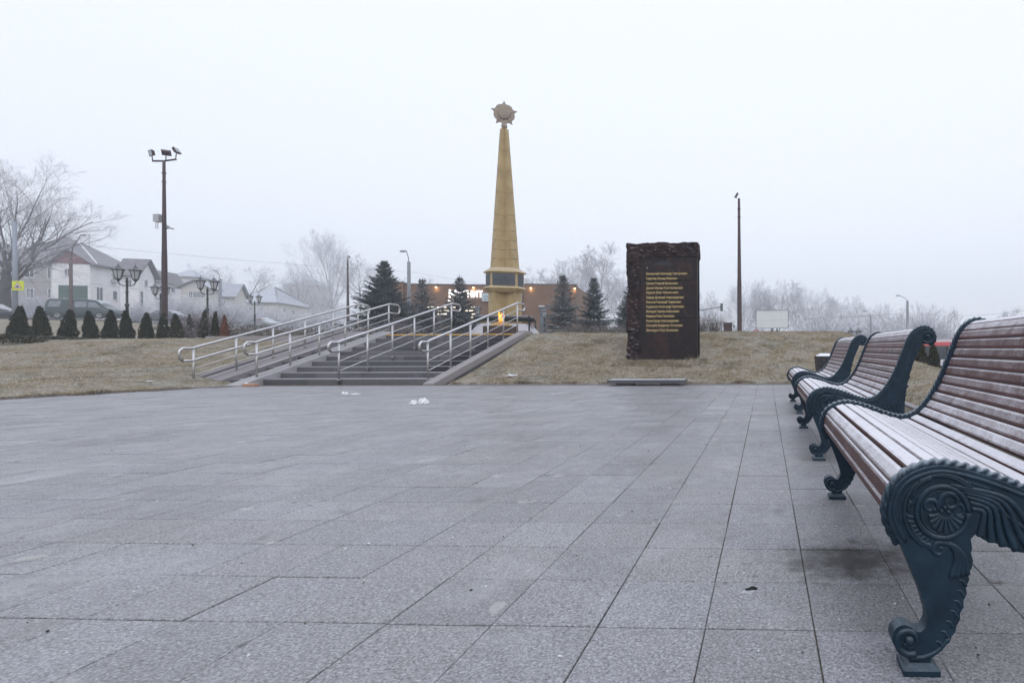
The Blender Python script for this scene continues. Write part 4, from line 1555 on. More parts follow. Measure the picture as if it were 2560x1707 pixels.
# eternal flame in front of it
FX, FY = sx(1252, 18.45, 800), 18.45
fl = thing('eternal_flame_stand', 'dark granite block with a brass dish below the obelisk', 'flame stand', (FX, FY, top_z), OR_)
MB().cbox(-0.52, 0.52, -0.36, 0.36, 0, 0.335, 0.01).build('block', M['brown_granite'], fl)
MB().lathe([(0.37, 0.336), (0.38, 0.36), (0.33, 0.385), (0.12, 0.49), (0.07, 0.52), (0.05, 0.52)], 28).build('dish', M['brass'], fl, True)
fm = MB()
frn = random.Random(11)
for k in range(9):
    a = frn.uniform(0, 2 * PI)
    r_ = frn.uniform(0, 0.075)
    bx_, by_ = r_ * math.cos(a), r_ * math.sin(a)
    hgt = frn.uniform(0.15, 0.36) * (1.15 if k < 3 else 0.75)
    lean = (frn.uniform(-0.06, 0.07), frn.uniform(-0.05, 0.05))
    pts = [(bx_ + lean[0] * t * t + 0.02 * math.sin(t * 7 + k), by_ + lean[1] * t * t, 0.51 + hgt * t) for t in (0, .2, .4, .6, .8, 1)]
    fm.tube(pts, [0.014, 0.034, 0.036, 0.026, 0.014, 0.002], 8)
t_ = NT('flame')
cf = t_.ramp(t_.noise(9, 3, 0.6), [(0.35, (1.0, 0.16, 0.01)), (0.52, (1.0, 0.36, 0.04)), (0.66, (1.0, 0.72, 0.25))])
t_.l(cf, t_.b.inputs['Emission Color'])
t_.b.inputs['Emission Strength'].default_value = 1.9
t_.b.inputs['Base Color'].default_value = (0.9, 0.4, 0.1, 1)
fo = fm.build('flame', t_.m, None, True)
fo.location = (FX, FY, top_z)
fo.rotation_euler = (0, 0, OR_)
tag(fo, 'bright orange gas flame burning above the brass dish', 'flame')

# black chain posts round the monument
posts = []
for px, Y in ((1165, 18.6), (1181, 20.6), (1323, 17.9), (1338, 20.5)):
    posts.append((sx(px, Y, 812), Y))
words = ['black chain post left of the obelisk, nearer of the two', 'black chain post left of the obelisk, farther of the two', 'black chain post right of the obelisk near the top of the handrail', 'black chain post behind the right corner of the obelisk base']
post_proto = None
for (x, y), lb in zip(posts, words):
    t = thing('chain_post', lb, 'post', (x, y, top_z), 0, 'black chain posts round the obelisk')
    MB().lathe([(0.045, 0), (0.045, 0.03), (0.027, 0.05), (0.027, 0.56), (0.036, 0.57), (0.036, 0.59)], 10).build('shaft', M['black_iron'], t, True)
    MB().ball((0, 0, 0.625), 0.042, 10, 7).build('finial', M['black_iron'], t, True)
for (a, b), lb in (((0, 1), 'sagging black chain left of the obelisk'), ((2, 3), 'sagging black chain right of the obelisk')):
    A, B = posts[a], posts[b]
    pts = []
    for i in range(13):
        f = i / 12
        pts.append((A[0] + (B[0] - A[0]) * f, A[1] + (B[1] - A[1]) * f, top_z + 0.55 - 0.25 * 4 * f * (1 - f)))
    tag(MB().tube(pts, 0.014, 6).build('chain', M['black_iron'], None, True), lb, 'chain')

# ------------------------------------------------------------------ floodlight masts and lamps
def mast(name, label, x, y, z, h, r, heads, box=False, arm=True):
    t = thing(name, label, 'floodlight', (x, y, z), 0)
    pr = [(r * 1.05, -0.3), (r, 0.05), (r * 0.9, h * 0.45), (r * 0.8, h * 0.5), (r * 0.55, h * 0.85), (r * 0.5, h)]
    MB().lathe(pr, 12).build('mast', M['brown_pole'], t, True)
    for zz in (h * 0.93, h * 0.88):
        MB().lathe([(r * 0.8, zz), (r * 0.8, zz + 0.025)], 10).build('band', M['brown_pole'], t)
    if arm:
        MB().tube([(-0.36, -0.08, h - 0.02), (0, 0, h), (0.36, 0.12, h + 0.10)], 0.035, 8).build('crossarm', M['brown_pole'], t, True)
    for (hx_, hy_, hz_, rz, tilt) in heads:
        Mx = Matrix.Translation((hx_, hy_, h + hz_)) @ Matrix.Rotation(rz, 4, 'Z') @ Matrix.Rotation(tilt, 4, 'X') @ Matrix.Scale(0.66, 4)
        hd = MB()
        hd.loft([[Mx @ Vector(p) for p in ((-0.17, -0.06, -0.13), (0.17, -0.06, -0.13), (0.17, -0.06, 0.13), (-0.17, -0.06, 0.13))],
                 [Mx @ Vector(p) for p in ((-0.21, 0.07, -0.17), (0.21, 0.07, -0.17), (0.21, 0.07, 0.17), (-0.21, 0.07, 0.17))]])
        ho = hd.build('lamp_head', M['brown_pole'], t, fix=True)
        MB().box(-0.17, 0.17, 0.075, 0.085, -0.13, 0.13, Mx).build('lens', M['lamp_glass'], ho)
        MB().tube([(hx_, hy_, h + hz_ - 0.1), (hx_ * 0.95, hy_ * 0.95, h + max(hz_ - 0.28, 0.0))], 0.016, 6).build('bracket', M['brown_pole'], ho, True)
    if box:
        bx_ = MB().cbox(-0.32, -0.10, -0.12, 0.08, h * 0.655, h * 0.655 + 0.29, 0.02).build('junction_box', M['grey_box'], t)
        for xx in (-0.30, -0.22):
            MB().tube([(xx, -0.03, h * 0.655), (xx, -0.03, h * 0.655 - 0.26)], 0.012, 6).build('conduit', M['grey_box'], bx_, True)
        MB().box(0.02, 0.14, -0.06, 0.06, h * 0.63 - 0.08, h * 0.63 + 0.03).build('camera_mount', M['black_iron'], t)
        MB().tube([(0.12, -0.02, h * 0.63 - 0.02), (0.42, -0.06, h * 0.63 - 0.11)], 0.032, 8).build('camera', M['grey_box'], t, True)
    return t


p = spot(412, 838, 20.0)
mast('floodlight_mast', 'tall brown mast with three floodlights and a grey junction box behind the left lawn', p.x, p.y, p.z - 0.1, 6.75, 0.092,
     ((-0.36, -0.10, 0.27, R(160), R(-12)), (-0.10, 0.16, 0.36, R(35), R(35)), (0.36, 0.12, 0.42, R(-75), R(30))), True)
p = spot(1849, 828, 27.0)
mast('floodlight_mast', 'slim brown mast with one floodlight behind the memorial stone bank', p.x, p.y, p.z - 1.2, 7.75, 0.12, ((-0.12, -0.05, 0.14, R(110), R(25)),), arm=False)
p = spot(870, 822, 45.0)
mast('floodlight_mast', 'distant brown mast with one floodlight beside the big spruce', p.x, p.y, p.z - 1.0, 6.9, 0.115, ((0.12, -0.05, 0.16, R(160), R(10)),), arm=False)


def lantern(mbs, c, s):
    """open-work street lantern: returns meshes by role"""
    x, y, z = c
    n = 6
    cap, glass, cage = mbs

    def hexr(r, zz):
        return [(x + r * s * math.cos(PI / 3 * k + PI / 6), y + r * s * math.sin(PI / 3 * k + PI / 6), z + zz * s) for k in range(n)]
    glass.loft([hexr(0.105, 0.06), hexr(0.195, 0.47)])
    cap.loft([hexr(0.255, 0.47), hexr(0.26, 0.50), hexr(0.19, 0.57), hexr(0.10, 0.62), hexr(0.085, 0.66), hexr(0.10, 0.675), hexr(0.05, 0.70)])
    cap.ball((x, y, z + 0.75 * s), 0.035 * s, 8, 6)
    cap.loft([hexr(0.012, 0.76), hexr(0.004, 0.84)])
    cage.loft([hexr(0.02, -0.10), hexr(0.05, -0.05), hexr(0.11, 0.03), hexr(0.12, 0.06)])
    for k in range(n):
        a = PI / 3 * k + PI / 6
        cage.tube([(x + 0.112 * s * math.cos(a), y + 0.112 * s * math.sin(a), z + 0.05 * s), (x + 0.205 * s * math.cos(a), y + 0.205 * s * math.sin(a), z + 0.48 * s)], 0.013 * s, 4)
        cap.add([(x + 0.25 * s * math.cos(a), y + 0.25 * s * math.sin(a), z + 0.48 * s), (x + 0.30 * s * math.cos(a), y + 0.30 * s * math.sin(a), z + 0.56 * s), (x + 0.22 * s * math.cos(a + .15), y + 0.22 * s * math.sin(a + .15), z + 0.52 * s), (x + 0.22 * s * math.cos(a - .15), y + 0.22 * s * math.sin(a - .15), z + 0.52 * s)], [(0, 1, 2), (0, 3, 1), (0, 2, 3)])


def street_lamp(name, label, loc, h, rz, two=True, s=0.9):
    t = thing(name, label, 'street lamp', loc, rz, 'black twin-lantern street lamps')
    hp = h - 0.95
    MB().lathe([(0.15, -0.3), (0.15, 0.05), (0.12, 0.12), (0.12, 0.30), (0.075, 0.42), (0.06, 0.5), (0.055, hp * 0.55), (0.08, hp * 0.55 + 0.03), (0.08, hp * 0.55 + 0.09), (0.048, hp * 0.55 + 0.12), (0.042, hp * 0.8), (0.065, hp * 0.8 + 0.05), (0.04, hp * 0.8 + 0.1), (0.04, hp), (0.065, hp + 0.03), (0.03, hp + 0.12), (0.045, hp + 0.17), (0.01, hp + 0.24)], 12).build('post', M['black_iron'], t, True)
    arms = (-1, 1) if two else (0,)
    if two:
        am = MB()
        for sg in arms:
            am.tube([(0, 0, hp - 0.12), (sg * 0.12, 0, hp - 0.15), (sg * 0.22, 0, hp - 0.10), (sg * 0.27, 0, hp + 0.02)], 0.022, 6)
        am.build('arm', M['black_iron'], t, True)
    for sg in arms:
        cap, glass, cage = MB(), MB(), MB()
        lantern((cap, glass, cage), (sg * 0.27, 0, hp + (0.12 if two else 0.14)), s)
        lo_ = cage.build('lantern', M['black_iron'], t, fix=True)
        glass.build('glass', M['lamp_glass'], lo_, fix=True)
        cap.build('cap', M['black_iron'], lo_, fix=True)
    return t


def lamp_at(label, px, pbase, ptop, Y, rz, two=True):
    b, t = spot(px, pbase, Y), spot(px, ptop, Y)
    return street_lamp('street_lamp', label, (b.x, b.y, b.z - 0.05), t.z - b.z, rz, two)


lamp_at('twin-lantern black street lamp nearest the white house with the green gate', 318, 836, 652, 24.0, R(38))
lamp_at('twin-lantern black street lamp half hidden by the tall floodlight mast', 402, 838, 702, 33.0, R(20))
lamp_at('twin-lantern black street lamp before the cream house with four windows', 519, 830, 684, 29.0, R(38))
lamp_at('small distant twin-lantern black street lamp left of the ramp handrail', 637, 826, 729, 44.0, R(38))
lamp_at('lantern lamp in front of the shop window left of the obelisk', 1195, 850, 754, 34.0, R(10), False)
lamp_at('lantern lamp before the brick wall right of the obelisk', 1362, 850, 763, 36.0, R(10), False)
lamp_at('twin-lantern lamp whose tops show over the bank above the farthest bench', 2137, 930, 813, 38.0, R(12))
lamp_at('twin-lantern lamp peeping over the bank under the billboard', 1937, 930, 817, 60.0, R(12))


def pole(name, label, px, ptop, Y, mat, r0, r1, arm=None, base=None, cat='pole'):
    b, t = spot(px, 840, Y), spot(px, ptop, Y)
    zb0 = tz(b.x, Y) - 0.4
    o = thing(name, label, cat, (b.x, Y, zb0), 0)
    H = t.z - zb0
    MB().lathe([(r0, 0), (r1, H), (r1 * 0.5, H + 0.03)], 10).build('shaft', mat, o, True)
    if arm:
        a = spot(arm[0], arm[1], Y)
        ax_, az_ = a.x - b.x, a.z - zb0
        MB().tube([(0, 0, H - 0.2), (ax_ * 0.2, 0, H + (az_ - H) * 0.42), (ax_, 0, az_)], 0.035, 6).build('arm', mat, o, True)
        d_ = 1 if ax_ > 0 else -1
        MB().ball((ax_ + d_ * 0.25, 0, az_), 0.3, 8, 5, (1.0, 0.4, 0.28)).build('lamp_head', M['galv'], o, True)
    return o


sp = pole('sign_pole', 'pale grey metal pole with a yellow warning sign before the leafless tree', 38, 555, 34.0, M['galv'], 0.15, 0.10)
pole('utility_pole', 'wooden pole with a lamp on a slanted arm in front of the white house', 178, 640, 46.0, M['wood_pole'], 0.13, 0.11, (202, 588))
pole('utility_pole', 'grey concrete pole rising between the frosted roofs', 551, 698, 70.0, M['concrete_pole'], 0.22, 0.16, (543, 677))
pole('street_light_pole', 'concrete street light pole in front of the brick shop', 1023, 655, 40.0, M['concrete_pole'], 0.15, 0.11, (1016, 628))
pole('street_light_pole', 'concrete street light pole with an arm above the second bench', 2269, 752, 72.0, M['concrete_pole'], 0.22, 0.16, (2250, 739))
pole('street_light_pole', 'smaller distant street light pole left of the other one above the benches', 2177, 788, 92.0, M['concrete_pole'], 0.20, 0.15, (2165, 777))
# yellow board with the warning triangle
c = spot(45, 714, 33.7)
w = 0.40
sg = thing('warning_sign', 'square yellow board with a red-edged warning triangle on the grey pole', 'sign', (c.x, c.y, c.z), R(8))
MB().box(-w * 0.82, w * 0.82, -0.02, 0.02, -w * 0.75, w * 0.75).build('board', M['sign_yellow'], sg)
MB().add([(-0.27, -0.024, -0.19), (0.27, -0.024, -0.19), (0, -0.024, 0.25)], [(0, 1, 2)]).build('triangle_border', M['sign_red'], sg)
MB().add([(-0.215, -0.027, -0.158), (0.215, -0.027, -0.158), (0, -0.027, 0.19)], [(0, 1, 2)]).build('triangle_face', M['sign_inside'], sg)
hp_ = MB()
hp_.add([(-0.13, -0.030, -0.12), (0.13, -0.030, -0.12), (0.13, -0.030, -0.09), (0.07, -0.030, -0.07), (0.03, -0.030, 0.02), (0.0, -0.030, 0.045), (-0.03, -0.030, 0.02), (-0.07, -0.030, -0.07), (-0.13, -0.030, -0.09)], [tuple(range(9))])
hp_.build('pictogram', M['sign_black'], sg)

# traffic signal on its arm, right of the memorial stone
a, b = spot(1715, 781, 60.0), spot(1803, 767, 60.0)
ts = thing('traffic_signal', 'small traffic signal at the end of a long arm right of the memorial stone', 'traffic light', (a.x - 6, 60.0, tz(a.x - 6, 60) - 0.3), 0)
o0 = Vector(ts.location)
MB().lathe([(0.11, 0), (0.08, a.z - o0.z)], 8).build('post', M['galv'], ts, True)
MB().tube([(0, 0, a.z - o0.z - 0.5), (a.x - o0.x, 0, a.z - o0.z), (b.x - o0.x, 0, b.z - o0.z)], 0.07, 6).build('arm', M['galv'], ts, True)
q = spot(1804, 768, 59.9)
MB().box(q.x - o0.x - 0.13, q.x - o0.x + 0.13, -0.15, 0.08, q.z - o0.z - 0.42, q.z - o0.z + 0.42).build('housing', M['traffic_green'], ts)
# dark box on the crest
q = spot(1820, 828, 24.0)
bx_ = thing('utility_cabinet', 'small dark brown cabinet standing on the crest left of the floodlight mast', 'cabinet', (q.x, 24.0, q.z - 0.5), 0)
MB().cbox(-0.185, 0.185, -0.15, 0.15, 0, 0.85, 0.01).build('body', M['brown_pole'], bx_)
MB().box(-0.20, 0.20, -0.165, 0.165, 0.852, 0.875).build('lid', M['brown_pole'], bx_)
# round red and white road sign just over the crest
q = spot(1891, 834, 40.0)
rs = thing('road_sign', 'round red and white road sign just showing over the crest', 'sign', (q.x, 40.0, q.z), 0)
MB().lathe([(0.30, 0), (0.30, 0.02)], 24, M=Matrix.Rotation(PI / 2, 4, 'X')).build('disc', M['sign_inside'], rs, fix=True)
MB().tube([(0.26 * math.cos(2 * PI * k / 24), -0.025, 0.26 * math.sin(2 * PI * k / 24)) for k in range(24)], 0.04, 6, closed=True).build('red_ring', M['sign_red'], rs, True)
MB().lathe([(0.03, -4.0), (0.03, 0.2)], 6, (0, 0.05, 0)).build('post', M['galv'], rs, True)
# blank billboard
a, b = spot(1891, 820, 100.0), spot(1970, 776, 100.0)
bb = thing('billboard', 'blank white billboard in a dark frame before the misty trees', 'billboard', ((a.x + b.x) / 2, 100.0, tz(0, 100)), R(-4))
hw, z0, z1 = (b.x - a.x) / 2, a.z - bb.location.z, b.z - bb.location.z
MB().box(-hw, hw, -0.1, 0.15, z0, z1).build('panel', M['board'], bb)
for q in ((-hw - 0.09, -hw, z0 - 0.09, z1 + 0.09), (hw, hw + 0.09, z0 - 0.09, z1 + 0.09), (-hw, hw, z1, z1 + 0.09), (-hw, hw, z0 - 0.09, z0)):
    MB().box(q[0], q[1], -0.16, 0.16, q[2], q[3]).build('frame_bar', M['board_frame'], bb)
MB().lathe([(0.25, -0.5), (0.25, z0)], 10, (0, 0.2, 0)).build('leg', M['board_frame'], bb, True)
for u in (-0.25, 0.0):
    MB().tube([(u * hw, -0.1, z1 + 0.09), (u * hw, -0.5, z1 + 0.35), (u * hw, -0.9, z1 + 0.25)], 0.04, 5).build('lamp_arm', M['board_frame'], bb, True)


def wire(label, pts, sag, r=0.02):
    A = [spot(*p) for p in pts]
    out = []
    for a, b in zip(A[:-1], A[1:]):
        for i in range(13):
            f = i / 12
            q = a.lerp(b, f)
            q.z -= sag * 4 * f * (1 - f)
            out.append(q)
    return tag(MB().tube(out, r, 4).build('overhead_wire', M['wire'], None, True), label, 'wire')


wire('thin overhead wire sloping from the white house past the mast to the obelisk', [(178, 610, 46), (1030, 680, 70), (1480, 745, 75)], 0.25, 0.009)
wire('second thin wire crossing low in front of the white house', [(-30, 690, 40), (178, 702, 46), (551, 735, 70)], 0.3, 0.009)
wire('thin wire above the frosted roofs left of the tall misty trees', [(178, 606, 46), (551, 706, 70), (1023, 800, 110)], 0.4, 0.009)
wire('thin wire rising toward the edge above the nearest bench', [(1500, 795, 110), (2269, 782, 72), (2760, 740, 45)], 0.9, 0.009)
wire('thin wire between the two street light poles above the benches', [(1900, 790, 110), (2177, 790, 92), (2269, 766, 72)], 0.2, 0.009)

# ------------------------------------------------------------------ brick shop
a, b = spot(985, 707, 46.0), spot(1441, 716, 49.0)
SHR = math.atan2(b.y - a.y, b.x - a.x)
shop = thing('brick_shop', 'long brown brick shop with a lit white sign behind the spruces', 'shop', (a.x, a.y, 0), SHR)
SW = math.hypot(b.x - a.x, b.y - a.y)
zr_ = a.z
SDEP = 12.0


def shop_u(px):
    """position along the shop front seen at photo column px"""
    lo, hi = -5.0, SW + 5
    for _ in range(40):
        md_ = (lo + hi) / 2
        q = pixel_of(a.x + math.cos(SHR) * md_, a.y + math.sin(SHR) * md_)
        if q[0] < px:
            lo = md_
        else:
            hi = md_
    return (lo + hi) / 2


def shop_z(px, py):
    u = shop_u(px)
    return spot(px, py, a.y + math.sin(SHR) * u).z


g0, g1 = shop_u(1050), shop_u(1195)
zw0, zw1 = 0.9, shop_z(1120, 764)
u1 = shop_u(1313)
for x0_, x1_, z0_, z1_, d0 in ((shop_u(1012), g0, 0, zr_ - 0.12, 0.0), (g1, u1, 0, zr_ - 0.12, 0.0), (g0, g1, zw1, zr_ - 0.12, 0.0), (g0, g1, 0, zw0, 0.0), (0.0, shop_u(1012) - 0.002, 0, zr_, -0.25), (u1 + 0.002, SW, 0, zr_ - 0.02, -0.25)):
    MB().box(x0_, x1_, d0, 0.4, z0_, z1_).build('brick_wall', M['brick'], shop)
MB().box(0, 0.4, 0.402, SDEP, 0, zr_ - 0.05).build('brick_wall', M['brick'], shop)
MB().box(SW - 0.4, SW, 0.402, SDEP, 0, zr_ - 0.05).build('brick_wall', M['brick'], shop)
MB().box(0.402, SW - 0.402, 0.402, SDEP, zr_ - 0.6, zr_ - 0.4).build('roof', M['roof'], shop)
MB().box(shop_u(1012), u1, -0.06, 0.45, zr_ - 0.118, zr_ - 0.05).build('parapet_cap', M['shop_glass'], shop)
MB().box(-0.04, shop_u(1012) + 0.02, -0.30, 0.45, zr_ + 0.002, zr_ + 0.06).build('parapet_cap', M['shop_glass'], shop)
MB().box(u1 - 0.04, SW + 0.04, -0.30, 0.45, zr_ - 0.018, zr_ + 0.05).build('parapet_cap', M['shop_glass'], shop)
# shop window: frame bars, interior with strip lights and shelves
nb = 6
for k in range(nb + 1):
    u = g0 + (g1 - g0) * k / nb
    MB().box(u - 0.04, u + 0.04, 0.05, 0.15, zw0, zw1).build('window_bar', M['shop_glass'], shop)
MB().box(g0, g1, 0.05, 0.15, zw0 + (zw1 - zw0) * 0.62, zw0 + (zw1 - zw0) * 0.62 + 0.06).build('window_bar', M['shop_glass'], shop)
MB().box(g0 - 0.5, g1 + 0.5, 7.0, 7.1, 0.2, zw1 + 0.5).build('back_wall', M['shop_wall'], shop)
MB().box(g0 - 0.5, g1 + 0.5, 0.45, 7.0, zw1 + 0.3, zw1 + 0.4).build('ceiling', M['shop_wall'], shop)
for r_, yy in enumerate((0.9, 2.2, 3.6, 5.0)):
    for k in range(5):
        if (k + r_) % 4 == 3:
            continue
        u = g0 + (g1 - g0) * (k + 0.12) / 5
        MB().box(u, u + (g1 - g0) / 5 * 0.8, yy, yy + 0.14, zw1 - 0.10 - 0.32 * r_ * 0.7, zw1 - 0.03 - 0.32 * r_ * 0.7).build('strip_light', M['tube_light'], shop)
for k in range(5):
    u = g0 + (g1 - g0) * (k + 0.1) / 5
    MB().box(u, u + (g1 - g0) / 5 * 0.75, 2.6 + 0.3 * (k % 2), 3.1 + 0.3 * (k % 2), 0.3, zw0 + 0.75 + 0.2 * (k % 3)).build('shelf', M['shelf'], shop)
# lit lettering and poster
z_ = shop_z(1150, 743)
uu = shop_u(1122)
text('sign_letter', 'М', 0.95, M['sign_white'], shop, (uu, -0.07, z_ - 0.05), width=shop_u(1142) - uu, extrude=0.05, bold=0.012)
text('sign_letters', 'АГНИТ', 0.80, M['sign_white'], shop, (shop_u(1145), -0.07, z_), width=shop_u(1208) - shop_u(1145), extrude=0.05, bold=0.012)
MB().box(uu, shop_u(1136), -0.09, -0.03, z_ - 0.36, z_ - 0.24).build('sign_underline', M['sign_white'], shop)
pu0, pu1 = shop_u(1208), shop_u(1307)
pz0, pz1 = shop_z(1250, 753.5), shop_z(1250, 734)
po = MB().box(pu0, pu1, -0.30, -0.255, pz0, pz1).build('poster', M['poster'], shop)
for i, body in enumerate(('Свежая', 'выпечка')):
    text('poster_text', body, 0.20, M['poster_ink'], po, (pu0 + 0.14, -0.303, pz0 + 0.34 - 0.22 * i), extrude=0.001, bold=0.003)
# wall lamps under the parapet
for px in (1092, 1185, 1330, 1439):
    u = shop_u(px)
    d0 = -0.25 if px > 1313 else 0.0
    lp = MB().box(u - 0.08, u + 0.08, d0 - 0.17, d0 - 0.01, zr_ - 0.30, zr_ - 0.26).build('wall_lamp', M['shop_glass'], shop)
    MB().ball((u, d0 - 0.10, zr_ - 0.34), 0.075, 10, 6).build('bulb', M['warm_lamp'], lp, True)
    L = bpy.data.lights.new('wall_lamp_light', 'POINT')
    L.energy = 4.5
    L.color = (1.0, 0.68, 0.30)
    L.shadow_soft_size = 0.06
    lo_ = bpy.data.objects.new('wall_lamp_light', L)
    COL.objects.link(lo_)
    lo_.parent = lp
    lo_.location = (u, d0 - 0.13, zr_ - 0.52)
# dark door by the right wing
ud0, ud1 = shop_u(1352), shop_u(1368)
MB().box(ud0, ud1, -0.30, -0.255, 0.8, shop_z(1360, 768)).build('door', M['glass_dark'], shop)
MB().box(ud0 - 0.05, shop_u(1364), -0.62, -0.26, shop_z(1360, 768) + 0.002, shop_z(1360, 768) + 0.1).build('door_canopy', M['white_trim'], shop)


# ------------------------------------------------------------------ houses
HROT = R(20)                                   # the street grid is turned against the plaza


class House:
    """local x runs along the front, local y away from it; photo columns are traced onto the front or the side wall"""
    def __init__(s, name, label, Y, px, rot=HROT):
        s.p = spot(px, 800, Y)
        s.rot = rot
        s.e = Vector((math.cos(rot), math.sin(rot)))
        s.n = Vector((-math.sin(rot), math.cos(rot)))
        s.z = tz(s.p.x, Y) - 0.8
        s.o = thing(name, label, 'house', (s.p.x, Y, s.z), rot)

    def hit(s, px, py, base, dr):
        q = spot(px, py, 1.0)
        dx, dy, dz = q.x, 1.0, q.z - EYE
        # dx*t - dr.x*k = base.x ; dy*t - dr.y*k = base.y
        det = -dx * dr.y + dy * dr.x
        t = (-base[0] * dr.y + base[1] * dr.x) / det
        k = (dx * base[1] - dy * base[0]) / det
        return k, EYE + dz * t - s.z

    def front(s, px, py, d=0.0):
        b = (s.p.x + s.n.x * d, s.p.y + s.n.y * d)
        return s.hit(px, py, b, s.e)

    def side(s, px, py, x1):
        b = (s.p.x + s.e.x * x1, s.p.y + s.e.y * x1)
        return s.hit(px, py, b, s.n)

    def wall(s, x0, x1, y0, y1, z0, z1, mat, name='wall'):
        return MB().box(x0, x1, y0, y1, z0, z1).build(name, mat, s.o)

    def window(s, p0, p1, q0, q1, y=0.0, mull=1, name='window', side=None):
        if side is None:
            (x0, z1), (x1, z0) = s.front(p0, q0, y), s.front(p1, q1, y)
            Mx = Matrix.Translation((0, y, 0))
        else:
            (x0, z1), (x1, z0) = s.side(p0, q0, side), s.side(p1, q1, side)
            Mx = Matrix.Translation((side, 0, 0)) @ Matrix.Rotation(PI / 2, 4, 'Z')
        m = MB()
        t = 0.07
        m.box(x0 - t, x0, -0.05, 0.02, z0 - t, z1 + t, Mx).box(x1, x1 + t, -0.05, 0.02, z0 - t, z1 + t, Mx)
        m.box(x0, x1, -0.05, 0.02, z1, z1 + t, Mx).box(x0, x1, -0.05, 0.02, z0 - t, z0, Mx)
        for k in range(1, mull + 1):
            xm = x0 + (x1 - x0) * k / (mull + 1)
            m.box(xm - 0.035, xm + 0.035, -0.045, 0.02, z0, z1, Mx)
        w = m.build(name, M['white_trim'], s.o)
        MB().box(x0, x1, -0.02, -0.005, z0, z1, Mx).build('pane', M['glass_dark'], w)
        MB().box(x0 - 0.12, x1 + 0.12, -0.14, -0.055, z0 - t - 0.05, z0 - t, Mx).build('sill', M['snow'], w)
        return w

    def roof_slab(s, quad, th, mat, name='roof'):
        q = [Vector(p) for p in quad]
        n = (q[1] - q[0]).cross(q[3] - q[0]).normalized()
        if n.z < 0:
            n = -n
        m = MB()
        m.add([p for p in q] + [p + n * th for p in q], [(3, 2, 1, 0), (4, 5, 6, 7), (0, 1, 5, 4), (1, 2, 6, 5), (2, 3, 7, 6), (3, 0, 4, 7)])
        return m.build(name, mat, s.o, fix=True)


h = House('house', 'large white and beige house with grey hipped roof, red gable and green gate', 74.0, 237)
ze = h.front(200, 660)[1]
xL, xM = h.front(-70, 700)[0], h.front(128, 700)[0]
hd = h.side(330, 700, 0.0)[0]
h.wall(xL, xM - 0.01, 0, hd, 0, ze, M['beige_wall'], 'beige_wall')
h.wall(xM, 0.0, 0.0, hd, 0, ze, M['white_wall'], 'white_wall')
apx, az = h.front(186, 602, hd / 2)
ax0, ax1 = apx - 1.0, apx + 0.3
ov = 0.7
c00, c10, c11, c01 = (xL - ov, -ov, ze - 0.1), (ov, -ov, ze - 0.1), (ov, hd + ov, ze - 0.1), (xL - ov, hd + ov, ze - 0.1)
h.roof_slab([c00, c10, (ax1, hd / 2, az), (ax0, hd / 2, az)], 0.12, M['roof'])
h.roof_slab([c11, c01, (ax0, hd / 2, az), (ax1, hd / 2, az)], 0.12, M['roof'])
MB().add([c10, c11, (ax1, hd / 2, az + 0.1)], [(0, 1, 2)]).build('roof_hip', M['roof'], h.o)
MB().add([c01, c00, (ax0, hd / 2, az + 0.1)], [(0, 1, 2)]).build('roof_hip', M['roof'], h.o)
MB().box(ax0 - 0.4, ax0 + 0.5, hd / 2 - 0.4, hd / 2 + 0.4, az - 0.8, az + 0.45).build('chimney', M['beige_wall'], h.o)
MB().tube([(ax1, hd / 2, az + 0.12), (ov, -ov, ze + 0.05)], 0.10, 6).build('ridge_cap', M['snow'], h.o, True)
# gabled bay on the white part
gx0, gz = h.front(129, 658, -0.7)
gx1 = -0.05
h.wall(gx0 + 0.1, gx1, -0.7, -0.002, 0, gz, M['white_wall'], 'bay_wall')
gxa, gza = h.front(176, 626, -0.7)
MB().add([(gx0 - 0.3, -0.73, gz - 0.02), (gx1 + 0.3, -0.73, gz - 0.02), (gxa, -0.73, gza)], [(0, 1, 2)]).build('gable', M['red_wood'], h.o)
h.roof_slab([(gx0 - 0.7, -1.2, gz - 0.25), (gxa, -1.2, gza + 0.02), (gxa, hd / 2 - 0.5, gza + 0.02), (gx0 - 0.7, hd / 2 - 0.5, gz - 0.25)], 0.10, M['roof'], 'bay_roof')
h.roof_slab([(gxa, -1.2, gza + 0.02), (gx1 + 0.7, -1.2, gz - 0.25), (gx1 + 0.7, hd / 2 - 0.5, gz - 0.25), (gxa, hd / 2 - 0.5, gza + 0.02)], 0.10, M['roof'], 'bay_roof')
(u0, w1), (u1_, w0) = h.front(146, 713, -0.78), h.front(218, 780, -0.78)
MB().box(u0, u1_, -0.78, -0.702, 0, w1).build('garage_gate', M['green_gate'], h.o)
MB().box(u0 - 0.1, u1_ + 0.1, -0.82, -0.702, w1 + 0.002, w1 + 0.28).build('lintel', M['white_trim'], h.o)
h.window(162.5, 175, 673, 690, -0.7)
h.window(64, 85, 671, 693)
h.window(67, 84, 722, 744)
h.window(120, 127, 671, 695, 0, 0)
h.window(121, 127, 722, 745, 0, 0)
h.window(22, 36, 672, 693)
h.window(281, 291, 681, 700, 0, 0, 'window', 0.0)
h.window(282, 292, 728, 750, 0, 0, 'window', 0.0)
h.window(241, 256, 718, 755, 0, 1, 'door', 0.0)
h.window(312, 320, 722, 758, 0, 0, 'door', 0.0)
k0, zz = h.side(281, 699, 0.0)
MB().box(0.02, 0.5, k0 - 0.3, k0 + 0.5, zz - 0.5, zz).build('air_conditioner', M['grey_box'], h.o)
xa_, za2 = h.front(223, 606, hd / 2)
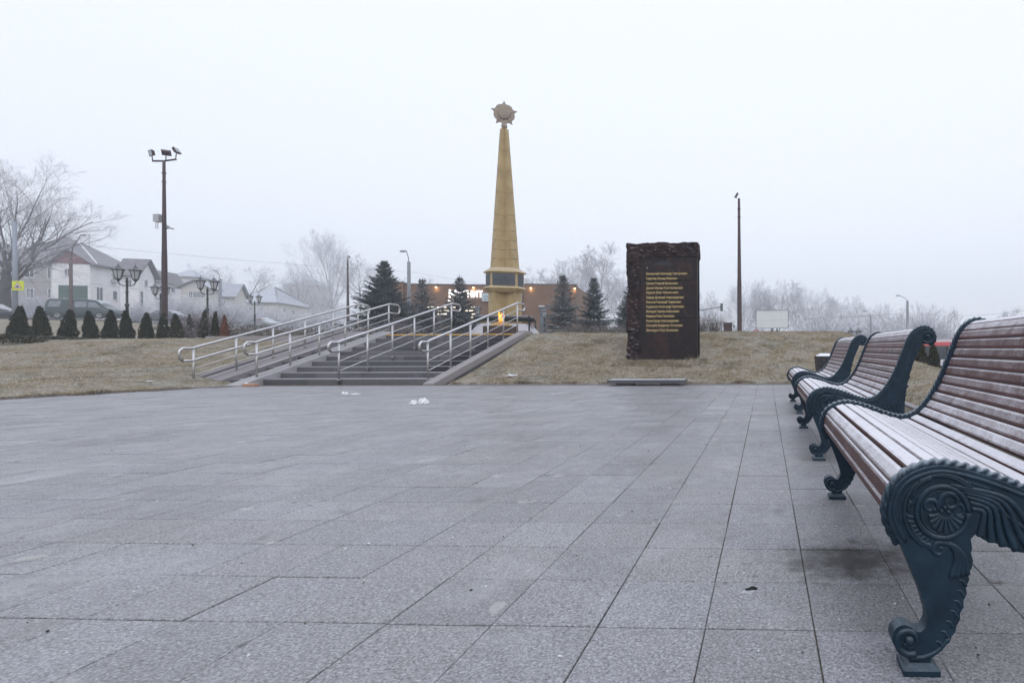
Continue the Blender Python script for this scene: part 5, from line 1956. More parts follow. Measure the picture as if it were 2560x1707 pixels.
MB().tube([(xa_, hd / 2, az - 1.2), (xa_, hd / 2, za2 + 1.2)], 0.03, 5).tube([(xa_ - 0.35, hd / 2, za2 + 1.1), (xa_ + 0.35, hd / 2, za2 + 1.1)], 0.02, 4).build('aerial', M['wire'], h.o, True)


def gabled(label, Y, px0, px1, px2, pe, pa, wall, roof, wins=(), ridge='x', pxa=None, hip=0.0, swins=()):
    """front wall spans columns px0..px1, the side wall px1..px2; pe and pa are the rows of eave and ridge"""
    h = House('house', label, Y, px1)
    x0_, z_e = h.front(px0, pe)[0], h.front((px0 + px1) / 2, pe)[1]
    depth = max(h.side(px2, pe, 0.0)[0], 3.0)
    h.wall(x0_, 0.0, 0, depth, 0, z_e, wall)
    o_ = 0.5
    if ridge == 'y':
        xa, za_ = h.front(pxa or (px0 + px1) / 2, pa)
        MB().add([(x0_, -0.01, z_e), (0, -0.01, z_e), (xa, -0.01, za_ - 0.05)], [(0, 1, 2)]).build('gable', wall, h.o)
        h.roof_slab([(x0_ - o_, -0.6, z_e - 0.2), (xa, -0.6, za_), (xa, depth, za_), (x0_ - o_, depth, z_e - 0.2)], 0.12, roof)
        h.roof_slab([(xa, -0.6, za_), (o_, -0.6, z_e - 0.2), (o_, depth, z_e - 0.2), (xa, depth, za_)], 0.12, roof)
    else:
        ym = depth / 2
        za_ = h.front((px0 + px1) / 2, pa, ym)[1]
        e_ = o_ if hip == 0 else 0.0
        hx0, hx1 = x0_ + hip - e_, -hip + e_
        h.roof_slab([(x0_ - o_, -0.6, z_e - 0.1), (o_, -0.6, z_e - 0.1), (hx1, ym, za_), (hx0, ym, za_)], 0.12, roof)
        h.roof_slab([(o_, depth + 0.6, z_e - 0.1), (x0_ - o_, depth + 0.6, z_e - 0.1), (hx0, ym, za_), (hx1, ym, za_)], 0.12, roof)
        if hip:
            MB().add([(o_, -0.6, z_e), (o_, depth + 0.6, z_e), (hx1, ym, za_ + 0.1)], [(0, 1, 2)]).build('roof_hip', roof, h.o)
            MB().add([(x0_ - o_, -0.6, z_e), (x0_ - o_, depth + 0.6, z_e), (hx0, ym, za_ + 0.1)], [(1, 0, 2)]).build('roof_hip', roof, h.o)
        else:
            MB().add([(0, 0, z_e), (0, depth, z_e), (0, ym, za_ - 0.1)], [(0, 1, 2)]).build('gable', wall, h.o)
            MB().add([(x0_, 0, z_e), (x0_, depth, z_e), (x0_, ym, za_ - 0.1)], [(1, 0, 2)]).build('gable', wall, h.o)
    for w_ in wins:
        h.window(*w_)
    for w_ in swins:
        h.window(*w_, 0, 0, 'window', 0.0)
    return h


gabled('narrow white gabled house right of the green-gated house', 71.0, 300, 346, 378, 690, 648, M['white_wall'], M['roof'], ((318, 328, 700, 716),), 'x', None, 0.0, ((350, 357, 728, 766), (362, 368, 700, 716)))
gabled('white house with a long sloping roof behind the tall mast', 86.0, 352, 384, 455, 702, 672, M['white_wall'], M['roof'], (), 'y', None, 0.0, ((398, 405, 714, 728), (428, 436, 718, 732)))
gabled('low cream house with a row of four windows behind the twin lamp', 84.0, 452, 522, 545, 719, 701, M['cream_wall'], M['roof_pale'], ((473, 481, 729, 744), (484, 492, 729, 744), (494, 502, 729, 744), (504, 512, 729, 744)), 'y', 490)
gabled('misty house with pale rimed roof behind the cream house', 112.0, 434, 490, 520, 692, 676, M['cream_wall'], M['roof_pale'], (), 'x', None, 1.5)
gabled('low house with long rimed roof right of the cream house', 92.0, 526, 588, 615, 742, 710, M['cream_wall'], M['roof_pale'], ((556, 564, 752, 764),), 'x')
gabled('long low misty house with hipped rimed roof above the parked cars', 104.0, 596, 690, 770, 756, 717, M['cream_wall'], M['roof_pale'], ((622, 629, 766, 776), (650, 657, 767, 777)), 'x', None, 3.2, ((708, 714, 772, 782), (730, 736, 776, 786)))
gabled('very faint tall house in the mist behind the bare trees', 170.0, 712, 790, 830, 712, 700, M['cream_wall'], M['roof_pale'], ((725, 731, 722, 732), (745, 751, 722, 732), (765, 771, 722, 732)), 'x', None, 2.0)
gabled('beige roof end rising behind the big leafless tree', 104.0, -70, 30, 62, 640, 606, M['beige_wall'], M['roof'], ((10, 18, 648, 660),), 'x', None, 2.0)


# ------------------------------------------------------------------ vehicles
def wheel(t, x, y, r, w=0.2):
    Mx = Matrix.Translation((x, y, r)) @ Matrix.Rotation(PI / 2, 4, 'X')
    ty = MB().lathe([(r * 0.62, -w / 2), (r * 0.95, -w / 2), (r, -w / 2 + 0.03), (r, w / 2 - 0.03), (r * 0.95, w / 2), (r * 0.62, w / 2)], 20, M=Mx).build('wheel', M['rubber'], t, True, True)
    MB().lathe([(r * 0.64, -w / 2 - 0.012), (r * 0.5, -w / 2 - 0.02), (r * 0.15, -w / 2 + 0.02)], 16, M=Mx).build('rim', M['rim'], ty, True, True)
    MB().lathe([(r * 0.15, w / 2 - 0.02), (r * 0.5, w / 2 + 0.02), (r * 0.64, w / 2 + 0.012)], 16, M=Mx).build('rim', M['rim'], ty, True, True)


def car(name, label, cat, loc, rz, pitch, stations, Wd, paint, wheels, wr, side_win, front_glass, rear_glass, lights_z, L):
    """stations: (x, z_bottom, z_belt, z_roof, roof half-width, belt half-width)"""
    t = thing(name, label, cat, loc, rz)
    t.rotation_euler = (0, pitch, rz)
    rings = []
    for (x, zb_2, zbelt, zroof, wr_, wb_) in stations:
        zm = zb_2 + (zbelt - zb_2) * 0.45
        half = [(wb_ * 0.90, zb_2), (wb_ * 0.985, zb_2 + 0.12), (wb_, zm), (wb_ * 0.975, zbelt), (wr_ + (wb_ - wr_) * 0.22, zbelt + (zroof - zbelt) * 0.75), (wr_ * 0.9, zroof - 0.015), (wr_ * 0.4, zroof)]
        rings.append([(x, -a_, b_) for a_, b_ in half] + [(x, a_, b_) for a_, b_ in reversed(half)])
    MB().loft(rings).build('body', paint, t, True, True)

    def side_at(x, z):
        for s0, s1 in zip(stations[:-1], stations[1:]):
            if s0[0] <= x <= s1[0]:
                f = (x - s0[0]) / (s1[0] - s0[0])
                zb2, zr2 = s0[2] + (s1[2] - s0[2]) * f, s0[3] + (s1[3] - s0[3]) * f
                wr2, wb2 = s0[4] + (s1[4] - s0[4]) * f, s0[5] + (s1[5] - s0[5]) * f
                g_ = min(max((z - zb2) / max(zr2 - zb2, 0.05), 0), 1)
                g_ = g_ / 0.75
                a_ = wb2 * 0.975 + (wr2 + (wb2 - wr2) * 0.22 - wb2 * 0.975) * min(g_, 1)
                return a_ + 0.03
        return Wd / 2
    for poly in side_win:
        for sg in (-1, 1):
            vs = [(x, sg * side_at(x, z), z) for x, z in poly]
            MB().add(vs, [tuple(range(len(vs)))]).build('window', M['sky_tone_glass'], t, fix=False)
    for gl in (front_glass, rear_glass):
        if gl:
            (xa, za_, wa), (xb, zb2, wb2) = gl
            off = 0.015 if gl is front_glass else -0.015
            MB().add([(xa + off, -wa, za_ + 0.012), (xa + off, wa, za_ + 0.012), (xb + off, wb2, zb2 + 0.012), (xb + off, -wb2, zb2 + 0.012)], [(0, 1, 2, 3)]).build('windscreen', M['car_glass'], t)
    for x in wheels:
        for sg in (-1, 1):
            wheel(t, x, sg * (Wd / 2 - 0.08), wr)
    for sg in (-1, 1):
        MB().ball((L - 0.05, sg * Wd * 0.36, lights_z), 0.11, 8, 6, (0.5, 1.3, 0.7)).build('headlight', M['light_lens'], t, True)
        MB().ball((0.05, sg * Wd * 0.40, lights_z + 0.1), 0.09, 8, 6, (0.5, 0.9, 1.2)).build('tail_light', M['red_lens'], t, True)
    MB().box(0.3, L - 0.3, -Wd * 0.40, Wd * 0.40, 0.16, 0.30).build('underbody', M['rubber'], t)
    return t


def pitch_at(x, y):
    return -math.atan2(tz(x + 2, y) - tz(x - 2, y), 4.0)


# van: front to the right
ST_V = [(0.0, 0.42, 1.0, 1.05, 0.80, 0.86), (0.06, 0.36, 1.05, 1.80, 0.72, 0.92), (0.25, 0.30, 1.10, 1.93, 0.74, 0.95), (3.0, 0.30, 1.10, 1.95, 0.74, 0.95), (3.55, 0.30, 1.10, 1.86, 0.72, 0.95), (4.05, 0.30, 1.10, 1.42, 0.70, 0.94), (4.4, 0.30, 1.02, 1.10, 0.72, 0.92), (4.8, 0.34, 0.86, 0.92, 0.66, 0.86), (4.92, 0.42, 0.70, 0.74, 0.60, 0.78)]
p = spot(130, 800, 50.0)
vx = p.x
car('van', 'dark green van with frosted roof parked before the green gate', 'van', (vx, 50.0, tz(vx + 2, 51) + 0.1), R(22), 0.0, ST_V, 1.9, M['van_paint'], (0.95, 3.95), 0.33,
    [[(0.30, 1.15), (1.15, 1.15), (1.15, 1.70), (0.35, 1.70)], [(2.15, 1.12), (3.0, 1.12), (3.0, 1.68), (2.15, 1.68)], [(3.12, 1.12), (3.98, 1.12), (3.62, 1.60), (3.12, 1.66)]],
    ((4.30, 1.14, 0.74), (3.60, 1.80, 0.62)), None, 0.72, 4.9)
ST_S = [(0.0, 0.40, 0.82, 0.86, 0.60, 0.74), (0.12, 0.30, 0.92, 0.96, 0.66, 0.83), (0.75, 0.25, 0.95, 1.02, 0.66, 0.86), (1.30, 0.24, 0.93, 1.38, 0.56, 0.87), (1.75, 0.24, 0.92, 1.45, 0.57, 0.87), (2.40, 0.24, 0.92, 1.45, 0.57, 0.87), (2.85, 0.24, 0.92, 1.30, 0.57, 0.87), (3.30, 0.24, 0.90, 0.98, 0.62, 0.87), (4.05, 0.28, 0.76, 0.80, 0.62, 0.83), (4.35, 0.36, 0.60, 0.63, 0.56, 0.74)]
SEDW = [[(1.0, 0.97), (1.70, 0.95), (1.70, 1.36), (1.36, 1.34)], [(1.78, 0.95), (2.95, 0.95), (2.72, 1.26), (2.42, 1.36), (1.78, 1.37)]]


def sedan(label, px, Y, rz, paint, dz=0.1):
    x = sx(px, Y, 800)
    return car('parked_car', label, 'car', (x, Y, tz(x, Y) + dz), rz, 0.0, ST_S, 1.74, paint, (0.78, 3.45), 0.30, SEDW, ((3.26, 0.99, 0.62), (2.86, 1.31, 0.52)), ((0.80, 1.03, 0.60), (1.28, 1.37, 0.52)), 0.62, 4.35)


sedan('dark blue car with frosted roof at the left edge before the tree trunk', -110, 48.0, R(18), M['blue_paint'])
sedan('grey car parked behind the tall floodlight mast', 372, 62.0, R(8), M['grey_paint'])
sedan('black car with frosted windscreen between the browned thuja and the small lamp', 568, 76.0, R(0), M['dark_paint'])
sedan('silver frosted car right of the black one, behind the ramp handrail', 628, 74.0, R(-10), M['pale_paint'])
sedan('pale frosted car half hidden by bushes beside the big spruce', 828, 80.0, R(0), M['pale_paint'], -0.2)

# red and white bus
bz = sz(2340, 931, 35.0) - 0.95
bxl = sx(2235, 35.0, 900)
bus = thing('bus', 'red and white city bus passing behind the benches', 'bus', (bxl, 35.0, bz), 0)
BH, BLn = 2.86, 11.0


def bus_body(z0, z1, mat, nm, inset=0.0, roofr=False):
    rings = []
    for x, k in ((0, 0.90), (0.18, 1.0), (BLn - 0.2, 1.0), (BLn, 0.9)):
        w_ = (1.25 - inset) * k
        if roofr:
            rings.append([(x, -w_, z0), (x, -w_ * 0.98, z0 + 0.1), (x, -w_ * 0.85, z1), (x, w_ * 0.85, z1), (x, w_ * 0.98, z0 + 0.1), (x, w_, z0)])
        else:
            rings.append([(x, -w_, z0), (x, -w_, z1), (x, w_, z1), (x, w_, z0)])
    return MB().loft(rings).build(nm, mat, bus, fix=True)


bus_body(0.32, 1.42, M['bus_red'], 'lower_body')
bus_body(1.422, 1.80, M['bus_white'], 'white_band')
bus_body(1.802, 2.62, M['car_glass'], 'window_band', 0.02)
bus_body(2.622, BH, M['bus_red'], 'roof', 0, True)
for k in range(9):
    x = 0.25 + k * 1.3
    for sg_ in (-1, 1):
        MB().box(x, x + 0.09, sg_ * 1.24 - 0.012, sg_ * 1.24 + 0.012, 1.802, 2.62).build('window_pillar', M['rubber'], bus)
MB().box(2.4, 4.2, -0.8, 0.8, BH + 0.002, BH + 0.16).build('roof_hatch', M['bus_white'], bus)
for x in (2.3, 8.2):
    for sg_ in (-1, 1):
        wheel(bus, x, sg_ * 1.12, 0.48, 0.26)


# ------------------------------------------------------------------ trees
def rvec(r):
    return Vector((r.gauss(0, 1), r.gauss(0, 1), r.gauss(0, 1)))


def bare_tree(seed, H, r0, trunk, n1, limb, tw, up=0.06, angs=(70, 14), kids=(7, 6, 6, 4), lean=(0, 0), fork=0.55, wob=0.10):
    """short trunk, long rising limbs, fine fanned twigs"""
    r = random.Random(seed)
    T, C = MB(), MB()

    def ribbon(pts, w):
        n = len(pts) - 1
        s0 = None
        for k, (a_, b_) in enumerate(zip(pts[:-1], pts[1:])):
            d = b_ - a_
            s_ = d.cross(rvec(r) if s0 is None else s0)
            if s_.length < 1e-6:
                continue
            s_ = s_.normalized()
            s0 = s_.cross(d)
            wa, wb = w * (1 - 0.75 * k / n), w * (1 - 0.75 * (k + 1) / n)
            C.add([a_ - s_ * wa, a_ + s_ * wa, b_ + s_ * wb, b_ - s_ * wb], [(0, 1, 2, 3)])

    def grow(p, d, L, rad, lv):
        n = (6, 7, 5, 4, 3, 2)[lv]
        pts = [p]
        dd = d.normalized()
        for i in range(n):
            dd = (dd + rvec(r) * wob * (0.35 if lv == 0 else 1.0) + Vector((0, 0, 1)) * (up * (1.0 if lv < 3 else 0.6) if lv else 0.0)).normalized()
            pts.append(pts[-1] + dd * (L / n))
        end = 0.45 if lv == 0 else 0.16
        rr = [rad * (1 - (1 - end) * i / n) for i in range(n + 1)]
        if lv == 0:
            rr[0] *= 1.3
        if lv <= 2:
            T.tube(pts, rr, (9, 6, 4)[lv], caps=False)
        elif lv == 3:
            T.tube(pts, [max(x, tw * 0.55) for x in rr], 3, caps=False)
        else:
            ribbon(pts, tw * (1.0 if lv == 4 else 0.8))
        if lv >= 5:
            return
        nc = n1 if lv == 0 else kids[lv - 1]
        az = r.uniform(0, 2 * PI)
        for k in range(nc):
            f0 = fork if lv == 0 else 0.16
            f = f0 + (1 - f0) * (k + r.uniform(0.2, 1.0)) / nc
            q = min(f * n, n - 1e-3)
            i = int(q)
            pp = pts[i].lerp(pts[i + 1], q - i)
            t = (pts[i + 1] - pts[i]).normalized()
            az += 2.4 + r.uniform(-0.4, 0.4)
            o = Matrix.Rotation(az, 3, t) @ t.orthogonal().normalized()
            g = (f - f0) / (1 - f0)
            if lv == 0:
                an = R(angs[0] + (angs[1] - angs[0]) * g + r.uniform(-7, 7))
                Lc = limb * r.uniform(0.82, 1.12)
                rc_ = rad * (1 - 0.55 * f) * r.uniform(0.42, 0.62)
            else:
                an = R(r.uniform(22, 48))
                Lc = L * (0.62 - 0.30 * g) * r.uniform(0.75, 1.2)
                rc_ = rad * (1 - 0.84 * f) * 0.52
            grow(pp, t * math.cos(an) + o * math.sin(an), Lc, max(rc_, 0.005), lv + 1)
    grow(Vector((0, 0, -0.3)), Vector((lean[0], lean[1], 1)), H * trunk, r0, 0)
    zt = max(v[2] for v in C.v)
    k = H / zt
    for mb in (T, C):
        mb.v = [(x * k, y * k, z * k) for x, y, z in mb.v]
    return T, C


def tree_thing(name, label, meshes, loc, rz, sc, group=None):
    t = thing(name, label, 'tree', loc, rz, group)
    t.scale = sc if not isinstance(sc, (int, float)) else (sc,) * 3
    put('trunk', meshes[0], t)
    put('crown', meshes[1], t)
    return t


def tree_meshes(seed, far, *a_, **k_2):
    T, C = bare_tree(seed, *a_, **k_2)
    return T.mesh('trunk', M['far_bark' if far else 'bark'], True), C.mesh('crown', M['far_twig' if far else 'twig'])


big = tree_meshes(23, False, 17.5, 0.62, 0.42, 11, 11.0, 0.0105, 0.05, (64, 8), (8, 7, 7, 4), (0.02, 0), 0.5)
p = spot(8, 790, 52.0)
tree_thing('leafless_tree', 'huge leafless frosted tree beside the yellow sign at the left edge', big, (p.x, 52.0, tz(p.x, 52.0)), R(20), 1.0)
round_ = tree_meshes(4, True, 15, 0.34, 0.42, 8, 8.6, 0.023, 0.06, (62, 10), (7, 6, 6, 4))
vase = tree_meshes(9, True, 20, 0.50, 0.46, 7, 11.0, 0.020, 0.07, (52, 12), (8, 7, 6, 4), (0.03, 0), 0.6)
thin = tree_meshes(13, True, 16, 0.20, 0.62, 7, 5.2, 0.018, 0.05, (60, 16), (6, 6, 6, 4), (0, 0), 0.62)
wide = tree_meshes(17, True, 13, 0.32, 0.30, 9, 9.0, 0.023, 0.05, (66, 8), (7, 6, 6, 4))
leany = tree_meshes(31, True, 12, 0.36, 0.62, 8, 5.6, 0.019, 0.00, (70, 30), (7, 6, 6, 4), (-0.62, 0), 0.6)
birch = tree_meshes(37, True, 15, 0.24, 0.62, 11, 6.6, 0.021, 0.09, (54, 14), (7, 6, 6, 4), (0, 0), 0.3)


def far_tree(label, mesh, mh, px, ptop, Y, rz, wscale=1.0, group=None, pbase=None):
    x = sx(px, Y, ptop)
    zt2 = sz(px, ptop, Y)
    zb2 = tz(x, Y) if pbase is None else sz(px, pbase, Y)
    s_ = (zt2 - zb2) / mh
    return tree_thing('bare_tree', label, mesh, (x, Y, zb2 - 0.2), rz, (s_ * wscale, s_ * wscale, s_), group)


far_tree('misty bent tree arching left above the long low house', leany, 12, 672, 652, 128.0, R(0), 1.15)
far_tree('misty round-crowned tree right of the bent tree', round_, 15, 745, 652, 140.0, R(30), 0.75)
far_tree('tall misty vase-shaped tree with forked trunk, highest left of the obelisk', vase, 20, 828, 566, 165.0, R(75), 0.62)
far_tree('slender misty trunk with a small crown between the mast and the big spruce', thin, 16, 902, 628, 145.0, R(10), 1.3)
far_tree('low misty tree behind the vase-shaped tree', wide, 13, 788, 690, 155.0, R(130), 0.9)
far_tree('pale round tree behind the roofs left of the pole', round_, 15, 502, 657, 135.0, R(200), 0.8)
far_tree('tiny faint tree above the shop roof left of the lit sign', thin, 16, 1083, 690, 160.0, R(90), 1.0)
far_tree('large frosted birch behind the spruces right of the obelisk', birch, 15, 1490, 598, 84.0, R(160), 1.15, pbase=850)
far_tree('broad frosted tree left of the large birch behind the shop end', wide, 13, 1435, 640, 90.0, R(20), 0.85, pbase=850)
far_tree('small bare tree above the shop wall right of the obelisk', thin, 16, 1372, 663, 80.0, R(45), 1.3, pbase=850)
far_tree('thin frosted tree between the large birch and the memorial stone', birch, 15, 1545, 690, 74.0, R(250), 1.0, pbase=850)
far_tree('small frosted tree between the memorial stone and the slim mast', round_, 15, 1765, 724, 92.0, R(80), 0.95, pbase=858)
RT = [(1862, 706, 135, wide, 13, 'misty spreading tree just right of the slim mast'), (1905, 694, 140, birch, 15, 'misty tree standing over the left end of the billboard'), (1945, 690, 137, wide, 13, 'misty tree standing over the middle of the billboard'),
      (1985, 705, 145, birch, 15, 'misty tree rising behind the right end of the billboard'), (2040, 716, 152, round_, 15, 'misty round tree next right of the billboard'), (2085, 726, 160, birch, 15, 'faint tree second right of the billboard'),
      (2130, 735, 167, round_, 15, 'faint tree third right of the billboard, above the farthest bench'), (2190, 752, 175, wide, 13, 'faint tree left of the taller street light pole'), (2246, 775, 175, birch, 15, 'very faint tree just left of the arm street light')]
for i, (px, pt, Y, me, mh, lb) in enumerate(RT):
    far_tree(lb, me, mh, px, pt, Y, R(70 * i), 0.95, pbase=862)
far_tree('tall thin faint tree above the gap between the benches', thin, 16, 2388, 760, 150.0, R(20), 0.55, pbase=870)
far_tree('short thin faint tree left of the frosted tree by the wire', thin, 16, 2445, 790, 150.0, R(60), 0.55, pbase=870)
far_tree('frosted many-branched tree above the nearest backrest at the right edge', birch, 15, 2525, 762, 60.0, R(110), 1.25, pbase=880)
far_tree('second frosted tree at the right edge behind the nearest backrest', wide, 13, 2590, 770, 64.0, R(10), 1.0, pbase=880)


# frosted bushes: fans of fine stems
def bush_mesh(seed, n, h, sp, w, mat, leaves=0, leafmat=None, name='twigs'):
    r = random.Random(seed)
    mb = MB()
    for k in range(n):
        a_ = r.uniform(0, 2 * PI)
        tilt = abs(r.gauss(0, sp))
        d = Vector((math.sin(tilt) * math.cos(a_), math.sin(tilt) * math.sin(a_), math.cos(tilt)))
        p_ = Vector((r.gauss(0, 0.12), r.gauss(0, 0.12), -0.03)) * h
        L = h * r.uniform(0.5, 1.08)
        ns = 4
        for i in range(ns):
            d2 = (d + rvec(r) * 0.13 - Vector((0, 0, 0.05 * i))).normalized()
            q_ = p_ + d2 * (L / ns)
            s_ = d2.cross(rvec(r)).normalized() * w * (1 - 0.2 * i)
            mb.add([p_ - s_, p_ + s_, q_ + s_ * 0.75, q_ - s_ * 0.75], [(0, 1, 2, 3)])
            if i >= 1:
                for _ in range(2):
                    d3 = (d2 + rvec(r) * 0.6).normalized()
                    e_ = q_ + d3 * L * 0.16
                    s3 = d3.cross(rvec(r)).normalized() * w * 0.6
                    mb.add([q_ - s3, q_ + s3, e_], [(0, 1, 2)])
            p_, d = q_, d2
    me = mb.mesh(name, mat)
    lm = None
    if leaves:
        lb = MB()
        for k in range(leaves):
            a_ = r.uniform(0, 2 * PI)
            rr = math.sqrt(r.random()) * h * sp * 1.5
            c_ = Vector((rr * math.cos(a_), rr * math.sin(a_), h * r.uniform(0.05, 0.8) * (1 - 0.5 * rr / (h * sp * 1.5))))
            u_ = rvec(r).normalized() * h * 0.045
            v_ = u_.cross(rvec(r)).normalized() * h * 0.03
            lb.add([c_ - u_, c_ + v_, c_ + u_, c_ - v_], [(0, 1, 2, 3)])
        lm = lb.mesh('leaves', leafmat)
    return me, lm


def bush_thing(name, label, me, loc, rz, sc, group=None, flowers=0):
    t = thing(name, label, 'bush', loc, rz, group)
    t.scale = sc if not isinstance(sc, (int, float)) else (sc,) * 3
    put('twigs', me[0], t)
    if me[1]:
        put('leaves', me[1], t)
    if flowers:
        r = random.Random(flowers)
        for k in range(flowers):
            MB().ball((r.uniform(-0.4, 0.4), r.uniform(-0.3, 0.1), r.uniform(0.75, 1.25)), 0.045, 8, 5, (1, 1, 0.6)).build('flower', M['flower'], t, True)
    return t


rime = [bush_mesh(50 + i, 420, 1.0, 0.62, 0.007, M['far_twig']) for i in range(3)]
brush = [bush_mesh(60 + i, 260, 1.0, 0.70, 0.0065, M['brush_twig'], 160, M['dry_leaf']) for i in range(3)]
low = [bush_mesh(70 + i, 90, 1.0, 0.85, 0.008, M['brush_twig'], 420, M['dry_leaf']) for i in range(3)]
BU = [(95, 58, 2.9, 'rimed bush before the beige wing of the big house'), (118, 56, 2.2, 'smaller rimed bush between the beige wing and the van'), (345, 61, 2.4, 'rimed bush at the foot of the narrow white gabled house'), (430, 64, 3.7, 'rimed bush right of the tall mast'),
      (470, 66, 3.3, 'rimed bush under the row of four windows'), (535, 69, 3.6, 'rimed bush right of the twin lamp before the cream house'), (575, 71, 3.7, 'rimed bush behind the browned thuja'), (620, 74, 3.5, 'rimed bush behind the small distant lamp'),
      (672, 79, 3.5, 'rimed bush before the long low house'), (722, 84, 3.3, 'rimed bush under the round-crowned misty tree'), (775, 89, 3.5, 'rimed bush under the tall vase-shaped tree'), (830, 89, 3.7, 'rimed bush left of the distant mast'), (885, 87, 3.5, 'rimed bush between the distant mast and the big spruce')]
for i, (px, Y, hh, lb) in enumerate(BU):
    x = sx(px, Y)
    bush_thing('rimed_bush', lb, rime[i % 3], (x, Y, tz(x, Y) - 0.05), R(40 * i), (hh * 1.15, hh, hh), 'rimed bushes before the houses')
BR = [(1745, 96, 5.0, 'rimed thicket at the foot of the small tree right of the memorial stone'), (1830, 100, 5.0, 'rimed thicket behind the brown cabinet'), (1880, 104, 5.2, 'rimed thicket left of the billboard'), (2005, 104, 5.6, 'rimed thicket right of the billboard'),
      (2060, 96, 7.0, 'dense round rimed thicket above the bank right of the billboard'), (2115, 104, 6.4, 'rimed thicket behind the twin lanterns'), (2160, 108, 6.2, 'rimed thicket behind the smaller street light'), (2225, 104, 6.8, 'rimed thicket left of the arm street light pole'),
      (2300, 92, 7.2, 'large rimed thicket right of the arm street light pole'), (2345, 96, 6.2, 'rimed thicket over the red bus'), (2250, 70, 3.6, 'low rimed thicket behind the middle bench'), (1590, 84, 6.0, 'rimed thicket behind the memorial stone'), (1530, 82, 4.6, 'rimed thicket under the large birch')]
for i, (px, Y, hh, lb) in enumerate(BR):
    x = sx(px, Y)
    z = sz(px, 872, Y)
    bush_thing('rimed_thicket', lb, rime[i % 3], (x, Y, z), R(55 * i + 20), (hh * 1.2, hh, hh), 'rimed thickets beyond the bank')
BS = [(458, 20.0, 0.75, brush, 'frosted wiry shrub beside the tenth thuja'), (492, 20.2, 0.95, brush, 'frosted wiry shrub below the twin lamp, left one'), (516, 19.8, 1.0, brush, 'frosted wiry shrub below the twin lamp, middle one'), (540, 20.2, 0.95, brush, 'frosted wiry shrub below the twin lamp, right one'),
      (470, 19.2, 0.45, low, 'low brown tuft left of the frosted shrubs'), (590, 20.5, 0.50, low, 'low dry tuft right of the browned thuja'), (622, 20.8, 0.55, low, 'low dry tuft under the small distant lamp'), (655, 20.6, 0.55, low, 'low dry tuft before the silver car'),
      (690, 20.6, 0.50, low, 'low dry tuft seen between the ramp handrails, left'), (728, 20.8, 0.50, low, 'low dry tuft seen between the ramp handrails, middle'), (766, 20.6, 0.52, low, 'low dry tuft seen between the ramp handrails, right'), (812, 21.0, 0.60, low, 'dry tuft before the pale frosted car'),
      (852, 21.0, 0.55, low, 'dry tuft at the foot of the distant mast'), (905, 21.5, 0.65, low, 'dry tuft left under the big spruce'), (940, 21.2, 0.60, low, 'dry tuft under the big spruce by the handrail end'), (985, 22.0, 0.75, brush, 'dry wiry shrub right under the big spruce'), (1020, 22.0, 0.6, brush, 'dry wiry shrub before the brownish spruce'),
      (1420, 22.5, 0.40, low, 'dry tuft under the rimed spruce right of the obelisk'), (1450, 22.8, 0.45, low, 'dry tuft between the two rimed spruces'), (1482, 22.6, 0.45, low, 'dry tuft under the spruce with the brown tip'), (1512, 22.8, 0.45, low, 'dry tuft right of the spruce with the brown tip'), (1545, 22.6, 0.42, low, 'dry tuft left of the memorial stone'),
      (1752, 24.0, 0.75, brush, 'dry wiry shrub just right of the memorial stone'), (1785, 24.5, 0.85, brush, 'dry wiry shrub left of the brown cabinet')]
for i, (px, Y, hh, me, lb) in enumerate(BS):
    x = sx(px, Y)
    zc_ = max(tz(x, Y), sz(px, 838, Y) - 0.05) if px < 1300 else sz(px, 830, Y) - 0.03
    if 17.0 < Y < 25.5 and -17.5 < x < -6.6:
        zc_ = max(zc_, top_z)
    bush_thing('dry_shrub', lb, me[i % 3], (x, Y, zc_), R(47 * i), (hh * 1.25, hh, hh), 'dry shrubs along the top of the banks', 5 if px == 655 else 0)


